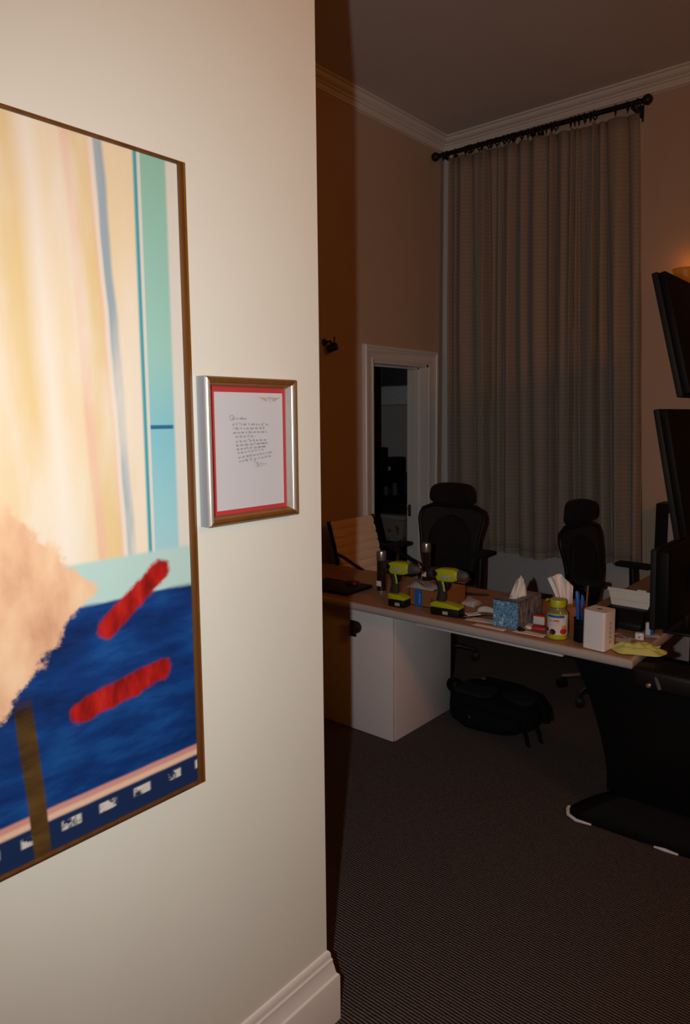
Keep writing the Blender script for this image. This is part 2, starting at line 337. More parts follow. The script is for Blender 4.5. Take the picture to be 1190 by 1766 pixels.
# ------------------------------------------------------------------ painting on the near wall (plain abstract canvas)
PY0, PY1, PZ0, PZ1 = -0.10, 0.947, 0.917, 2.234
def painting_mat():
    k = Nt('abstract_colour_field'); v = k.coords(); x, y, z = k.sep(v)[:3]      # local: y from canvas left, z from its foot
    wob = k.math('MULTIPLY', k.math('SUBTRACT', k.noise(k.comb(k.math('MULTIPLY', y, 3.0), 0.0, k.math('MULTIPLY', z, 1.2)), 1.6), 0.5), 0.03)
    lean = k.math('MULTIPLY', k.math('SUBTRACT', 1.2, z), 0.045)
    ys = k.math('SUBTRACT', k.math('ADD', y, wob), lean)
    W = PY1-PY0
    def p(yy): return (yy-PY0)/W
    cream = rgb(228, 214, 178); pale = rgb(232, 228, 214); yel = rgb(222, 202, 150); pch = rgb(226, 192, 164); gb = rgb(150, 172, 184); tq = rgb(64, 162, 176); aq = rgb(142, 200, 200); wht = rgb(214, 216, 208)
    c = k.ramp(k.math('DIVIDE', ys, W), [(0.0, yel), (p(0.50), cream), (p(0.60), yel), (p(0.635), pale), (p(0.665), cream), (p(0.690), cream), (p(0.697), pch), (p(0.708), pch), (p(0.716), yel), (p(0.744), yel), (p(0.748), pch), (p(0.757), pale), (p(0.763), gb), (p(0.775), gb), (p(0.783), cream), (p(0.822), cream)])
    glow = k.noise(k.comb(k.math('MULTIPLY', y, 9.0), 0.0, k.math('MULTIPLY', z, 2.0)), 1.0, 4.0)
    c = k.mix(k.math('MULTIPLY', k.ss(glow, 0.38, 0.66), 0.75), c, pale)
    # turquoise column
    col2 = k.ramp(k.math('SUBTRACT', 1.0, k.math('DIVIDE', z, 1.32)), [(0.0, rgb(140, 194, 176)), (0.30, rgb(150, 204, 196)), (0.42, rgb(128, 196, 212)), (0.55, rgb(150, 206, 214)), (0.65, rgb(168, 206, 216))])
    c = k.mix(k.ss(y, 0.936-0.004, 0.936+0.004), c, tq); c = k.mix(k.ss(y, 0.942, 0.947), c, wht); c = k.mix(k.ss(y, 0.950, 0.954), c, col2)
    c = k.mix(k.ss(y, 1.006, 1.016), c, wht)
    inside = k.math('MULTIPLY', k.ss(y, 0.95, 0.955), k.math('SUBTRACT', 1.0, k.ss(y, 1.004, 1.012)))
    ln = k.math('SUBTRACT', 1.0, k.ss(k.math('ABSOLUTE', k.math('SUBTRACT', z, 0.787)), 0.002, 0.006))
    c = k.mix(k.math('MULTIPLY', ln, inside), c, rgb(40, 110, 150))
    # deep blue field with brushed tone
    br_ = k.noise(k.comb(k.math('MULTIPLY', y, 5.0), 0.0, k.math('MULTIPLY', z, 16.0)), 1.0, 5.0, 0.6)
    blue = k.ramp(br_, [(0.28, rgb(6, 28, 70)), (0.5, rgb(10, 54, 118)), (0.75, rgb(24, 88, 158))])
    edge = k.math('ADD', k.math('MULTIPLY', k.math('SUBTRACT', br_, 0.5), 0.03), 0.452)
    c = k.mix(k.ss(k.math('SUBTRACT', 0.535, z), -0.006, 0.006), c, rgb(176, 212, 208))
    c = k.mix(k.ss(k.math('SUBTRACT', edge, z), -0.006, 0.006), c, blue)
    # soft peach swathes and red bars, plain brush marks
    brush = k.noise(k.comb(k.math('ADD', k.math('MULTIPLY', y, 26.0), k.math('MULTIPLY', z, 14.0)), 0.0, k.math('SUBTRACT', k.math('MULTIPLY', z, 26.0), k.math('MULTIPLY', y, 10.0))), 1.0, 5.0, 0.62)
    def cap(a, b, r, soft):
        ba = (b[0]-a[0], b[1]-a[1]); L = ba[0]**2+ba[1]**2
        px = k.math('SUBTRACT', k.math('ADD', y, wob), a[0]); pz = k.math('SUBTRACT', k.math('ADD', z, k.math('MULTIPLY', wob, 0.8)), a[1])
        h = k.math('DIVIDE', k.math('ADD', k.math('MULTIPLY', px, ba[0]), k.math('MULTIPLY', pz, ba[1])), L, clamp=True)
        dx = k.math('SUBTRACT', px, k.math('MULTIPLY', h, ba[0])); dz = k.math('SUBTRACT', pz, k.math('MULTIPLY', h, ba[1]))
        dd = k.math('SQRT', k.math('ADD', k.math('MULTIPLY', dx, dx), k.math('MULTIPLY', dz, dz)))
        dd = k.math('ADD', dd, k.math('MULTIPLY', k.math('SUBTRACT', brush, 0.5), 0.024))
        return k.math('SUBTRACT', 1.0, k.ss(dd, r-soft, r+soft))
    tone = k.ramp(k.noise(k.comb(k.math('MULTIPLY', y, 9.0), 0.0, k.math('MULTIPLY', z, 5.0)), 1.0, 4.0), [(0.3, rgb(196, 150, 118)), (0.5, rgb(226, 188, 152)), (0.7, rgb(236, 214, 178))])
    redt = k.ramp(k.noise(k.comb(k.math('MULTIPLY', y, 30.0), 0.0, k.math('MULTIPLY', z, 12.0)), 1.0, 4.0), [(0.3, rgb(110, 16, 16)), (0.55, rgb(172, 28, 24)), (0.75, rgb(190, 52, 40))])
    yb = k.math('SUBTRACT', 0.815, k.math('MULTIPLY', k.math('ABSOLUTE', k.math('SUBTRACT', z, 0.485)), 0.95))
    wedge = k.math('ADD', k.math('SUBTRACT', yb, y), k.math('MULTIPLY', k.math('SUBTRACT', brush, 0.5), 0.10))
    c = k.mix(k.ss(wedge, -0.012, 0.012), c, tone)
    c = k.mix(cap((0.835, 0.400), (0.965, 0.495), 0.022, 0.006), c, redt)
    c = k.mix(cap((0.775, 0.250), (0.955, 0.282), 0.024, 0.006), c, redt)
    # foot border: pink line, dark strip with pale dabs
    zz = k.math('ADD', z, k.math('MULTIPLY', wob, 0.25))
    c = k.mix(k.ss(k.math('SUBTRACT', 0.088, zz), -0.004, 0.004), c, rgb(206, 150, 140))
    c = k.mix(k.ss(k.math('SUBTRACT', 0.076, zz), -0.004, 0.004), c, rgb(226, 196, 170))
    c = k.mix(k.ss(k.math('SUBTRACT', 0.064, zz), -0.004, 0.004), c, rgb(22, 44, 84))
    fr = k.math('ABSOLUTE', k.math('SUBTRACT', k.math('FRACT', k.math('MULTIPLY', y, 1/0.078)), 0.5))
    dab = k.math('MULTIPLY', k.math('SUBTRACT', 1.0, k.ss(fr, 0.20, 0.30)), k.math('SUBTRACT', 1.0, k.ss(k.math('ABSOLUTE', k.math('SUBTRACT', zz, 0.042)), 0.007, 0.012)))
    c = k.mix(k.math('MULTIPLY', dab, k.ss(brush, 0.38, 0.52)), c, rgb(206, 206, 200))
    # dark brown upright at the left
    post = k.math('MULTIPLY', k.math('SUBTRACT', 1.0, k.ss(k.math('ABSOLUTE', k.math('SUBTRACT', ys, 0.628)), 0.014, 0.020)), k.ss(k.math('SUBTRACT', 0.30, z), -0.02, 0.02))
    c = k.mix(post, c, k.ramp(br_, [(0.3, rgb(36, 24, 14)), (0.7, rgb(96, 72, 34))]))
    c = k.mix(0.10, c, rgb(0, 0, 0))
    k.col(c); k.set(0.5, spec=0.3); k.bump(k.noise(k.comb(k.math('MULTIPLY', y, 60.0), 0.0, k.math('MULTIPLY', z, 90.0)), 1.0, 3.0), 0.12, 0.002)
    return k.m
p = thing('painting', 'large painting in cream, turquoise, deep blue and red with a thin brown edge', 'painting', (XN, PY0, PZ0))
W_, H_ = PY1-PY0, PZ1-PZ0
MB().box(0.002, 0.028, 0.006, W_-0.008, 0.004, H_-0.004).build('canvas', painting_mat(), p, smooth=False)
MB().box(0.002, 0.034, W_-0.008, W_+0.004, -0.002, H_+0.002, 0.0015).build('frame_rail', m_framewood, p)
MB().box(0.002, 0.034, -0.004, 0.006, -0.002, H_+0.002, 0.0015).build('frame_rail', m_framewood, p)
MB().box(0.002, 0.034, 0.006, W_-0.008, H_-0.004, H_+0.002, 0.0015).build('frame_rail', m_framewood, p)
MB().box(0.002, 0.034, 0.006, W_-0.008, -0.002, 0.004, 0.0015).build('frame_rail', m_framewood, p)

# ------------------------------------------------------------------ framed letter
FY0, FY1, FZ0, FZ1 = 0.992, 1.272, 1.482, 1.812
L = thing('framed_letter', 'small bronze frame with painted-in silver highlight holding a handwritten letter on a red mat', 'picture frame', (XN, FY0, FZ0))
fwid, fhei = FY1-FY0, FZ1-FZ0
m_bronze = M('bronze_leaf', (150, 104, 52), 0.32, metal=0.65, var=0.25, scale=50)
m_bronze_glint = M('bronze_leaf_glint', (186, 182, 172), 0.28, metal=0.6, var=0.12, scale=40)  # silver highlight of the bronze frame, put into the upright rails' colour
m_side = M('grey_frame_side', (150, 152, 158), 0.5, metal=0.2, var=0.05)
fp = [(0.0, 0.026), (0.003, 0.031), (0.008, 0.0335), (0.013, 0.032), (0.016, 0.027), (0.0175, 0.022), (0.021, 0.018)]
def rail(i):
    corners = [(0, 0, 1, 1), (0, fhei, 1, -1), (fwid, fhei, -1, -1), (fwid, 0, -1, 1)]
    a, b = corners[i], corners[(i+1) % 4]; mb = MB(); n = len(fp)
    vs = [(q, a[0]+a[2]*t, a[1]+a[3]*t) for (t, q) in fp]+[(q, b[0]+b[2]*t, b[1]+b[3]*t) for (t, q) in fp]
    vs += [(0.008, a[0]+a[2]*0.021, a[1]+a[3]*0.021), (0.008, b[0]+b[2]*0.021, b[1]+b[3]*0.021)]
    fs = [(k, k+1, n+k+1, n+k) for k in range(n-1)]+[(n-1, 2*n, 2*n+1, 2*n-1)]
    mb._add(vs, fs); r = mb.build('frame_rail', m_bronze_glint if i in (0, 2) else m_bronze, L, ang=60)
    s = MB(); s._add([(0.001, a[0], a[1]), (0.026, a[0], a[1]), (0.026, b[0], b[1]), (0.001, b[0], b[1])], [(0, 1, 2, 3)])
    s.build('outer_side', m_side, r, smooth=False)
for i in range(4): rail(i)
m_matred = M('red_mat_board', (176, 52, 58), 0.8, var=0.08, scale=120)
MB().box(0.003, 0.012, 0.012, fwid-0.012, 0.012, fhei-0.012).build('mat_board', m_matred, L, smooth=False)
PX0, PX1, PB, PT = 1.0305-FY0, 1.241-FY0, 1.513-FZ0, 1.779-FZ0
MB().box(0.012, 0.0128, PX0, PX1, PB, PT).build('letter_paper', M('letter_paper', (196, 202, 208), 0.7, var=0.02), L, smooth=False)
m_ink = M('black_ink', (60, 60, 58), 0.8)
def scrib(mb, y0, z0, y1, z1, seed, hgt=0.0050, gap=0.14):
    """one line of cursive as thin ribbons; too blurred in the photo to read"""
    R_ = random.Random(seed); n = max(8, int((y1-y0)/0.00125)); run = []; pts = []
    ph = R_.random()*6
    left = R_.randint(4, 9)
    for i in range(n+1):
        t = i/n; left -= 1
        if left < -2: left = R_.randint(4, 10)
        if left < 0:
            if len(run) > 2: pts.append(run)
            run = []; continue
        tall = 1.0 if R_.random() > 0.18 else (2.0 if R_.random() > 0.4 else -1.6)
        z = z0+(z1-z0)*t + (hgt*0.5*(1 if i % 2 else -1))*(tall if (i % 2) == (tall > 0) else 1)*(0.5+0.6*R_.random())
        run.append((y0+(y1-y0)*t+R_.uniform(-.0003, .0003), z))
    if len(run) > 2: pts.append(run)
    for q in pts: ribbon(mb, q, 0.00026)
def ribbon(mb, q, wd):
    for a, b in zip(q[:-1], q[1:]):
        d = Vector((b[0]-a[0], b[1]-a[1]));
        if d.length < 1e-6: continue
        d.normalize(); nx, nz = -d.y*wd, d.x*wd
        mb._add([(0.0131, a[0]+nx, a[1]+nz), (0.0131, b[0]+nx, b[1]+nz), (0.0131, b[0]-nx, b[1]-nz), (0.0131, a[0]-nx, a[1]-nz)], [(0, 1, 2, 3)])
pw, ph_ = PX1-PX0, PT-PB
rows = [(0.232, 0.775, 0.43, 0.775), (0.24, 0.728, 0.76, 0.722), (0.245, 0.690, 0.71, 0.690), (0.245, 0.655, 0.745, 0.657), (0.275, 0.622, 0.57, 0.622),
        (0.28, 0.580, 0.74, 0.586), (0.285, 0.545, 0.75, 0.560), (0.29, 0.513, 0.715, 0.528), (0.305, 0.482, 0.69, 0.500), (0.31, 0.440, 0.815, 0.474), (0.32, 0.408, 0.82, 0.440)]
hw = MB()
for i, (a, b, c_, d_) in enumerate(rows): scrib(hw, PX0+a*pw, PB+b*ph_, PX0+c_*pw, PB+d_*ph_, 40+i)
q = [(PX0+pw*(0.232+0.03*math.cos(t*0.5)), PB+ph_*(0.785+0.022*math.sin(t*0.5))) for t in range(0, 12)]; ribbon(hw, q, 0.0004)
for a, b, c_, d_ in ((0.38, 0.774, 0.45, 0.775), (0.58, 0.553, 0.76, 0.557), (0.60, 0.524, 0.72, 0.527), (0.42, 0.455, 0.52, 0.463), (0.55, 0.352, 0.68, 0.360)): ribbon(hw, [(PX0+a*pw, PB+b*ph_), (PX0+c_*pw, PB+d_*ph_)], 0.0003)
sgn = [(0.53, 0.40), (0.56, 0.41), (0.575, 0.37), (0.60, 0.395), (0.60, 0.36), (0.64, 0.385), (0.66, 0.372), (0.68, 0.376), (0.70, 0.370), (0.73, 0.376)]
ribbon(hw, [(PX0+a*pw, PB+b*ph_) for a, b in sgn], 0.0004)
tag(hw.build('handwriting', m_ink, L, smooth=False), 'black handwriting')
m_tan = M('tan_print', (182, 160, 140), 0.8)
for sgx in (-1, 1):
    em = MB()
    cx = PX0+0.80*pw; cz = PB+0.945*ph_
    for j in range(4):
        a0 = 0.010; a1 = 0.036-0.005*j
        em._add([(0.0131, cx+sgx*a0, cz+0.0035-0.0022*j), (0.0131, cx+sgx*a1, cz+0.0050-0.0022*j), (0.0131, cx+sgx*a1*0.93, cz+0.0034-0.0022*j), (0.0131, cx+sgx*a0, cz+0.0014-0.0022*j)], [(0, 1, 2, 3)])
    tag(em.build('emblem_wing', m_tan, L, smooth=False), 'tan wing of the emblem printed on the letter')
el = MB()
for dx in (-0.0062, 0.0, 0.0062):
    ribbon(el, [(cx+dx-0.0022, cz+0.0040), (cx+dx+0.0022, cz+0.0040), (cx+dx, cz-0.0026)], 0.0006)
ribbon(el, [(cx-0.004, cz-0.006), (cx+0.004, cz-0.006)], 0.0003)
el.build('emblem_letters', M('grey_print', (112, 104, 98), 0.8), L, smooth=False)
kgl = Nt('picture_glass'); nt = kgl.t; tr = kgl.n('ShaderNodeBsdfTransparent'); gl = kgl.n('ShaderNodeBsdfGlossy'); gl.inputs['Roughness'].default_value = 0.02
mxs = kgl.n('ShaderNodeMixShader'); mxs.inputs[0].default_value = 0.035; nt.links.new(tr.outputs[0], mxs.inputs[1]); nt.links.new(gl.outputs[0], mxs.inputs[2])
nt.links.new(mxs.outputs[0], nt.nodes['Material Output'].inputs[0])
gp = MB(); gp.box(0.0158, 0.0172, 0.018, fwid-0.018, 0.018, fhei-0.018); gp.build('glass_pane', kgl.m, L, smooth=False)

# ------------------------------------------------------------------ curtain and rod
RY = 5.06
cu = thing('curtain', 'long taupe woven curtain hanging in folds to above the floor', 'curtain', (-2.42, RY, 0.62))
R2 = random.Random(3)
folds = []
x_ = 0.0
while x_ < 1.0:
    wdt = R2.choice((0.022, 0.03, 0.04, 0.05, 0.075, 0.09)); folds.append((x_, min(1.0, x_+wdt), R2.uniform(0.4, 1.5))); x_ += wdt
def fold(u):
    for a, b, h in folds:
        if a <= u <= b:
            t = (u-a)/(b-a); return h*(0.5-0.5*math.cos(2*PI*t))**0.36
    return 0.0
def cur(u, v):
    # v: 0 top .. 1 hem
    zt = 3.745-0.045*u; zb = 0.625+0.035*u+0.012*math.sin(u*23)
    xa = -3.195+(-3.165+3.195)*v; xb = -1.724+(-1.60+1.724)*v
    uu = u+0.006*math.sin(v*2.2+u*17)
    amp = 0.036+0.036*min(1, v*2.5)
    calm = 0.35+0.65*min(1, max(0, (1-uu)/0.2))           # flatter towards the right end
    y = -0.045+amp*calm*(fold(min(1, max(0, uu)))*1.5-0.8)+0.006*math.sin(uu*90+v*3)
    return (xa+(xb-xa)*u+2.42+0.010*math.sin(uu*60)*min(1, v*2), -y-0.02, zt+(zb-zt)*v-0.62)
cmb = MB(); cmb.grid(cur, 420, 26)
pan = cmb.build('curtain_panel', m_curtain, cu, ang=180)
so = pan.modifiers.new('thick', 'SOLIDIFY'); so.thickness = 0.003
hm = MB()
def hemf(u, v):
    a = cur(u, 0.985+0.015*v); return (a[0], a[1]-0.0025, a[2])
hm.grid(hemf, 420, 2); hm.build('hem', m_curtain, cu, ang=180)
rod = thing('curtain_rod', 'black curtain rod with ball finials and rings above the curtain', 'curtain rod', (-2.42, YB, 3.76))
m_iron = M('black_iron', (12, 11, 11), 0.5, metal=0.2, var=0.2)
rzl, rzr = 0.012, -0.006
yr = RY-YB-0.02
def rz_(x): return rzl+(rzr-rzl)*((x+0.86)/1.61)
MB().tube([(-0.86, yr, rzl), (0.745, yr, rzr)], 0.017, 14).build('rod', m_iron, rod)
finm = MB().lathe([(0.010, -0.03), (0.018, -0.025), (0.014, -0.012), (0.026, 0.0), (0.034, 0.018), (0.034, 0.030), (0.024, 0.045), (0.008, 0.054)], n=16).mesh('finial', m_iron)
link(finm, 'finial', rod, (0.735, yr, rzr), (0, PI/2, 0)); link(finm, 'finial', rod, (-0.85, yr, rzl), (0, -PI/2, 0))
for bx in (-0.78, -0.05, 0.665):
    b = MB(); b.box(bx-0.012, bx+0.012, yr-0.005, 0.0, rz_(bx)-0.034, rz_(bx)-0.016, 0.003); b.box(bx-0.022, bx+0.022, -0.008, 0.0, rz_(bx)-0.075, rz_(bx)+0.035, 0.003)
    b.tube([(bx, yr+0.024*math.cos(t), rz_(bx)+0.024*math.sin(t)) for t in [PI+i*PI/8 for i in range(9)]], 0.006, 8); b.build('bracket', m_iron, rod)
ringm = MB().tube([(0, 0.026*math.cos(t*PI/10), 0.026*math.sin(t*PI/10)) for t in range(20)], 0.0045, 8, closed=True).tube([(0, 0, -0.028), (0, 0, -0.042)], 0.003, 6).mesh('curtain_ring', m_iron)
rx = [-0.80, -0.765, -0.69, -0.60, -0.57, -0.55, -0.48, -0.455, -0.40, -0.38, -0.33, -0.27, -0.235, -0.20, -0.19, -0.13, -0.08, -0.03, 0.0, 0.03, 0.06, 0.10, 0.13, 0.24, 0.27, 0.30, 0.34, 0.38, 0.41, 0.55, 0.63, 0.70]
for x in rx: link(ringm, 'curtain_ring', rod, (x, yr, rz_(x)-0.008), (0, 0, R2.uniform(-0.4, 0.4)))

# ------------------------------------------------------------------ L-shaped desk
DXL, DXR, DYF, DYR, DT = -3.25, -0.92, 2.862, 3.56, 0.74
dk = thing('desk', 'long light wood L-shaped desk with rounded grey edge', 'desk', (-2.1, 3.2, 0))
ox, oy = -2.1, 3.2
def wr(a, b): return (a-ox, b-oy)
# top slab: L outline
Lp = [wr(DXL, DYF+0.016), wr(DXR-0.016, DYF+0.016), wr(DXR-0.016, 4.62), wr(-1.365, 4.62), wr(-1.365, DYR), wr(DXL, DYR)]
MB().prism(Lp, 0.702, DT, 'z').build('desktop', m_desk, dk, smooth=False)
def edge_strip(path):
    pr = [(0, 0.702), (0.010, 0.702), (0.0155, 0.707), (0.018, 0.715), (0.018, 0.727), (0.0155, 0.735), (0.010, 0.7395), (0, 0.7402)]
    return MB().sweep(path, pr)
edge_strip([wr(DXL, DYF+0.016), wr(DXR-0.016, DYF+0.016), wr(DXR-0.016, 4.62)]).build('edge_band', m_deskedge, dk, ang=50)
rl = MB(); rl.box(-2.02-ox, -1.24-ox, 2.93-oy, 2.965-oy, 0.668, 0.702, 0.004); rl.build('support_rail', m_steelwhite, dk)
rl = MB(); rl.box(-1.02-ox, -0.96-ox, 4.10-oy, 4.55-oy, 0.0, 0.702, 0.006); rl.build('leg', m_blackmet, dk)
rl = MB(); rl.box(-3.22-ox, -3.17-ox, 3.0-oy, 3.5-oy, 0.0, 0.702, 0.006); rl.build('leg', m_blackmet, dk)

pd = thing('drawer_pedestal', 'white drawer pedestal standing under the desk', 'cabinet', (-2.455, 3.21, 0))
MB().box(-0.295, 0.295, -0.262, 0.29, 0.0, 0.700, 0.004).build('body', m_steelwhite, pd)
MB().box(-0.293, 0.293, -0.281, -0.262, 0.004, 0.697, 0.003).build('front_panel', m_steelwhite, pd)
kn = MB(); kn.lathe([(0.030, 0.0), (0.033, 0.006), (0.033, 0.020), (0.026, 0.030), (0.010, 0.034)], n=24, M4=T(0.055, -0.281, 0.590, PI/2)); kn.box(0.035, 0.075, -0.325, -0.312, 0.545, 0.635, 0.006)
tag(kn.build('knob', m_blackpl, pd), 'round black knob')

# black stand beside the desk that carries the screens
ms = thing('monitor_stand', 'tall black stand with curved column and pale-tipped feet at the desk end', 'stand', (-0.72, 3.1, 0))
sx, sy = -0.72, 3.1
left = [(-1.185, 0.694), (-1.148, 0.620), (-1.108, 0.535), (-1.078, 0.450), (-1.053, 0.370), (-1.034, 0.290), (-1.023, 0.225), (-1.020, 0.140)]
colp = [(a-sx, b) for a, b in left]+[(0.30, 0.140), (0.30, 0.694)]
MB().prism(colp, 2.90-sy, 3.02-sy, 'y', 0.008).build('column', m_blackmet, ms)
# base: rounded foot sweeping forward, domed
def base(u, v):
    # u around, v 0 floor .. 1 top
    out = [(-1.165, 2.872), (-1.150, 2.842), (-1.110, 2.826), (-1.04, 2.832), (-0.72, 2.845), (-0.40, 2.86), (-0.40, 3.75), (-0.72, 3.75), (-0.95, 3.40), (-1.02, 3.10), (-1.10, 3.02), (-1.150, 2.93)]
    f = u*len(out); i = int(f) % len(out); t = f-int(f); a, b = out[i], out[(i+1) % len(out)]
    x, y = a[0]+(b[0]-a[0])*t, a[1]+(b[1]-a[1])*t
    sc = [1.0, 1.0, 0.97, 0.84, 0.62, 0.0][int(v*5+0.5)]; z = [0.004, 0.022, 0.040, 0.080, 0.13, 0.15][int(v*5+0.5)]
    cx_, cy_ = -0.72, 3.05
    return (cx_+(x-cx_)*sc-sx, cy_+(y-cy_)*sc-sy, z)
MB().grid(base, 48, 6, True).build('base', m_blackmet, ms)
tr_ = MB(); tr_.tube([(-1.172-sx, 2.885-sy, 0.020), (-1.170-sx, 2.866-sy, 0.016), (-1.154-sx, 2.834-sy, 0.011), (-1.112-sx, 2.816-sy, 0.010), (-1.05-sx, 2.824-sy, 0.009)], [0.007, 0.009, 0.008, 0.007, 0.004], 8); tag(tr_.build('foot_trim', m_white, ms), 'pale foot trim')
tr_ = MB(); tr_.tube([(-0.80-sx, 2.836-sy, 0.006), (-0.76-sx, 2.838-sy, 0.007), (-0.71-sx, 2.840-sy, 0.006)], [0.004, 0.007, 0.004], 8); tag(tr_.build('foot_trim', m_white, ms), 'pale foot trim')
MB().tube([(-0.56-sx, 3.58-sy, 0.12), (-0.56-sx, 3.58-sy, 2.25)], 0.035, 16).build('pole', m_blackmet, ms)
for z, xe in ((2.02, -0.860), (1.48, -0.845), (0.98, -0.875)):
    b = MB(); b.box(xe-sx, -0.56-sx, 3.55-sy, 3.61-sy, z-0.03, z+0.03, 0.008); b.lathe([(0.05, -0.045), (0.05, 0.045)], n=20, M4=T(-0.56-sx, 3.58-sy, z)); b.build('mounting_arm', m_blackmet, ms)
# clamp, levers at the desk corner
cl = MB(); cl.box(-0.915-sx, -0.62-sx, 2.83-sy, 3.00-sy, 0.640, 0.728, 0.02, 3); cl.box(-0.62-sx, -0.42-sx, 2.84-sy, 3.5-sy, 0.60, 0.72, 0.02, 3); cl.build('clamp_housing', m_blackpl, ms)
lv = MB(); lv.tube([(-0.845-sx, 2.880-sy, 0.722), (-0.820-sx, 2.835-sy, 0.700), (-0.800-sx, 2.822-sy, 0.660)], 0.008, 10); tag(lv.build('lever', m_greydk, ms), 'grey lever')
lv = MB(); lv.lathe([(0.008, 0), (0.010, 0.004), (0.010, 0.014), (0.006, 0.018)], n=14, M4=T(-0.842-sx, 2.832-sy, 0.668, PI/2)); tag(lv.build('screw_knob', m_steel, ms), 'steel screw knob')

# ------------------------------------------------------------------ screens on the stand (backs towards the camera)
def screen(name, label, x_top, z_top, x_bot, z_bot, y0, length, th, inch):
    h = math.hypot(x_bot-x_top, z_top-z_bot); tilt = math.atan2(x_bot-x_top, z_top-z_bot)
    t = thing(name, label, 'monitor', (x_bot, y0, z_bot), 0, 'screens stacked on the black stand')
    t.rotation_euler = (0, -tilt, 0)
    MB().box(-0.012, 0.012, 0, length, 0, h, 0.004).build('bezel', m_bezel, t)
    MB().box(0.012, 0.012+th, 0.006, length-0.006, 0.006, h-0.006, 0.006).build('back_cover', m_screen, t)
    MB().box(-0.0135, -0.011, 0.012, length-0.012, 0.014, h-0.010).build('display', kg.m, t, smooth=False)
    MB().box(0.012+th, 0.024+th, length/2-0.06, length/2+0.06, h/2-0.06, h/2+0.06, 0.003).build('mount_plate', m_blackmet, t)
    return t
screen('monitor', 'topmost black screen tilted forward, in front of the glowing wall lamp', -0.971, 2.293, -0.851, 1.790, 3.10, 0.96, 0.03, 0)
screen('monitor', 'middle black screen tilted forward at the right edge', -0.942, 1.742, -0.838, 1.205, 3.10, 0.96, 0.03, 0)
t = screen('monitor', 'lowest black screen standing upright just above the desk end', -0.928, 1.155, -0.922, 0.810, 3.10, 0.72, 0.05, 0)
b = MB(); b.box(-0.02, 0.10, 0.22, 0.50, -0.069, -0.057, 0.004); b.box(0.03, 0.06, 0.33, 0.39, -0.06, 0.05, 0.004); b.build('foot', m_blackpl, t)

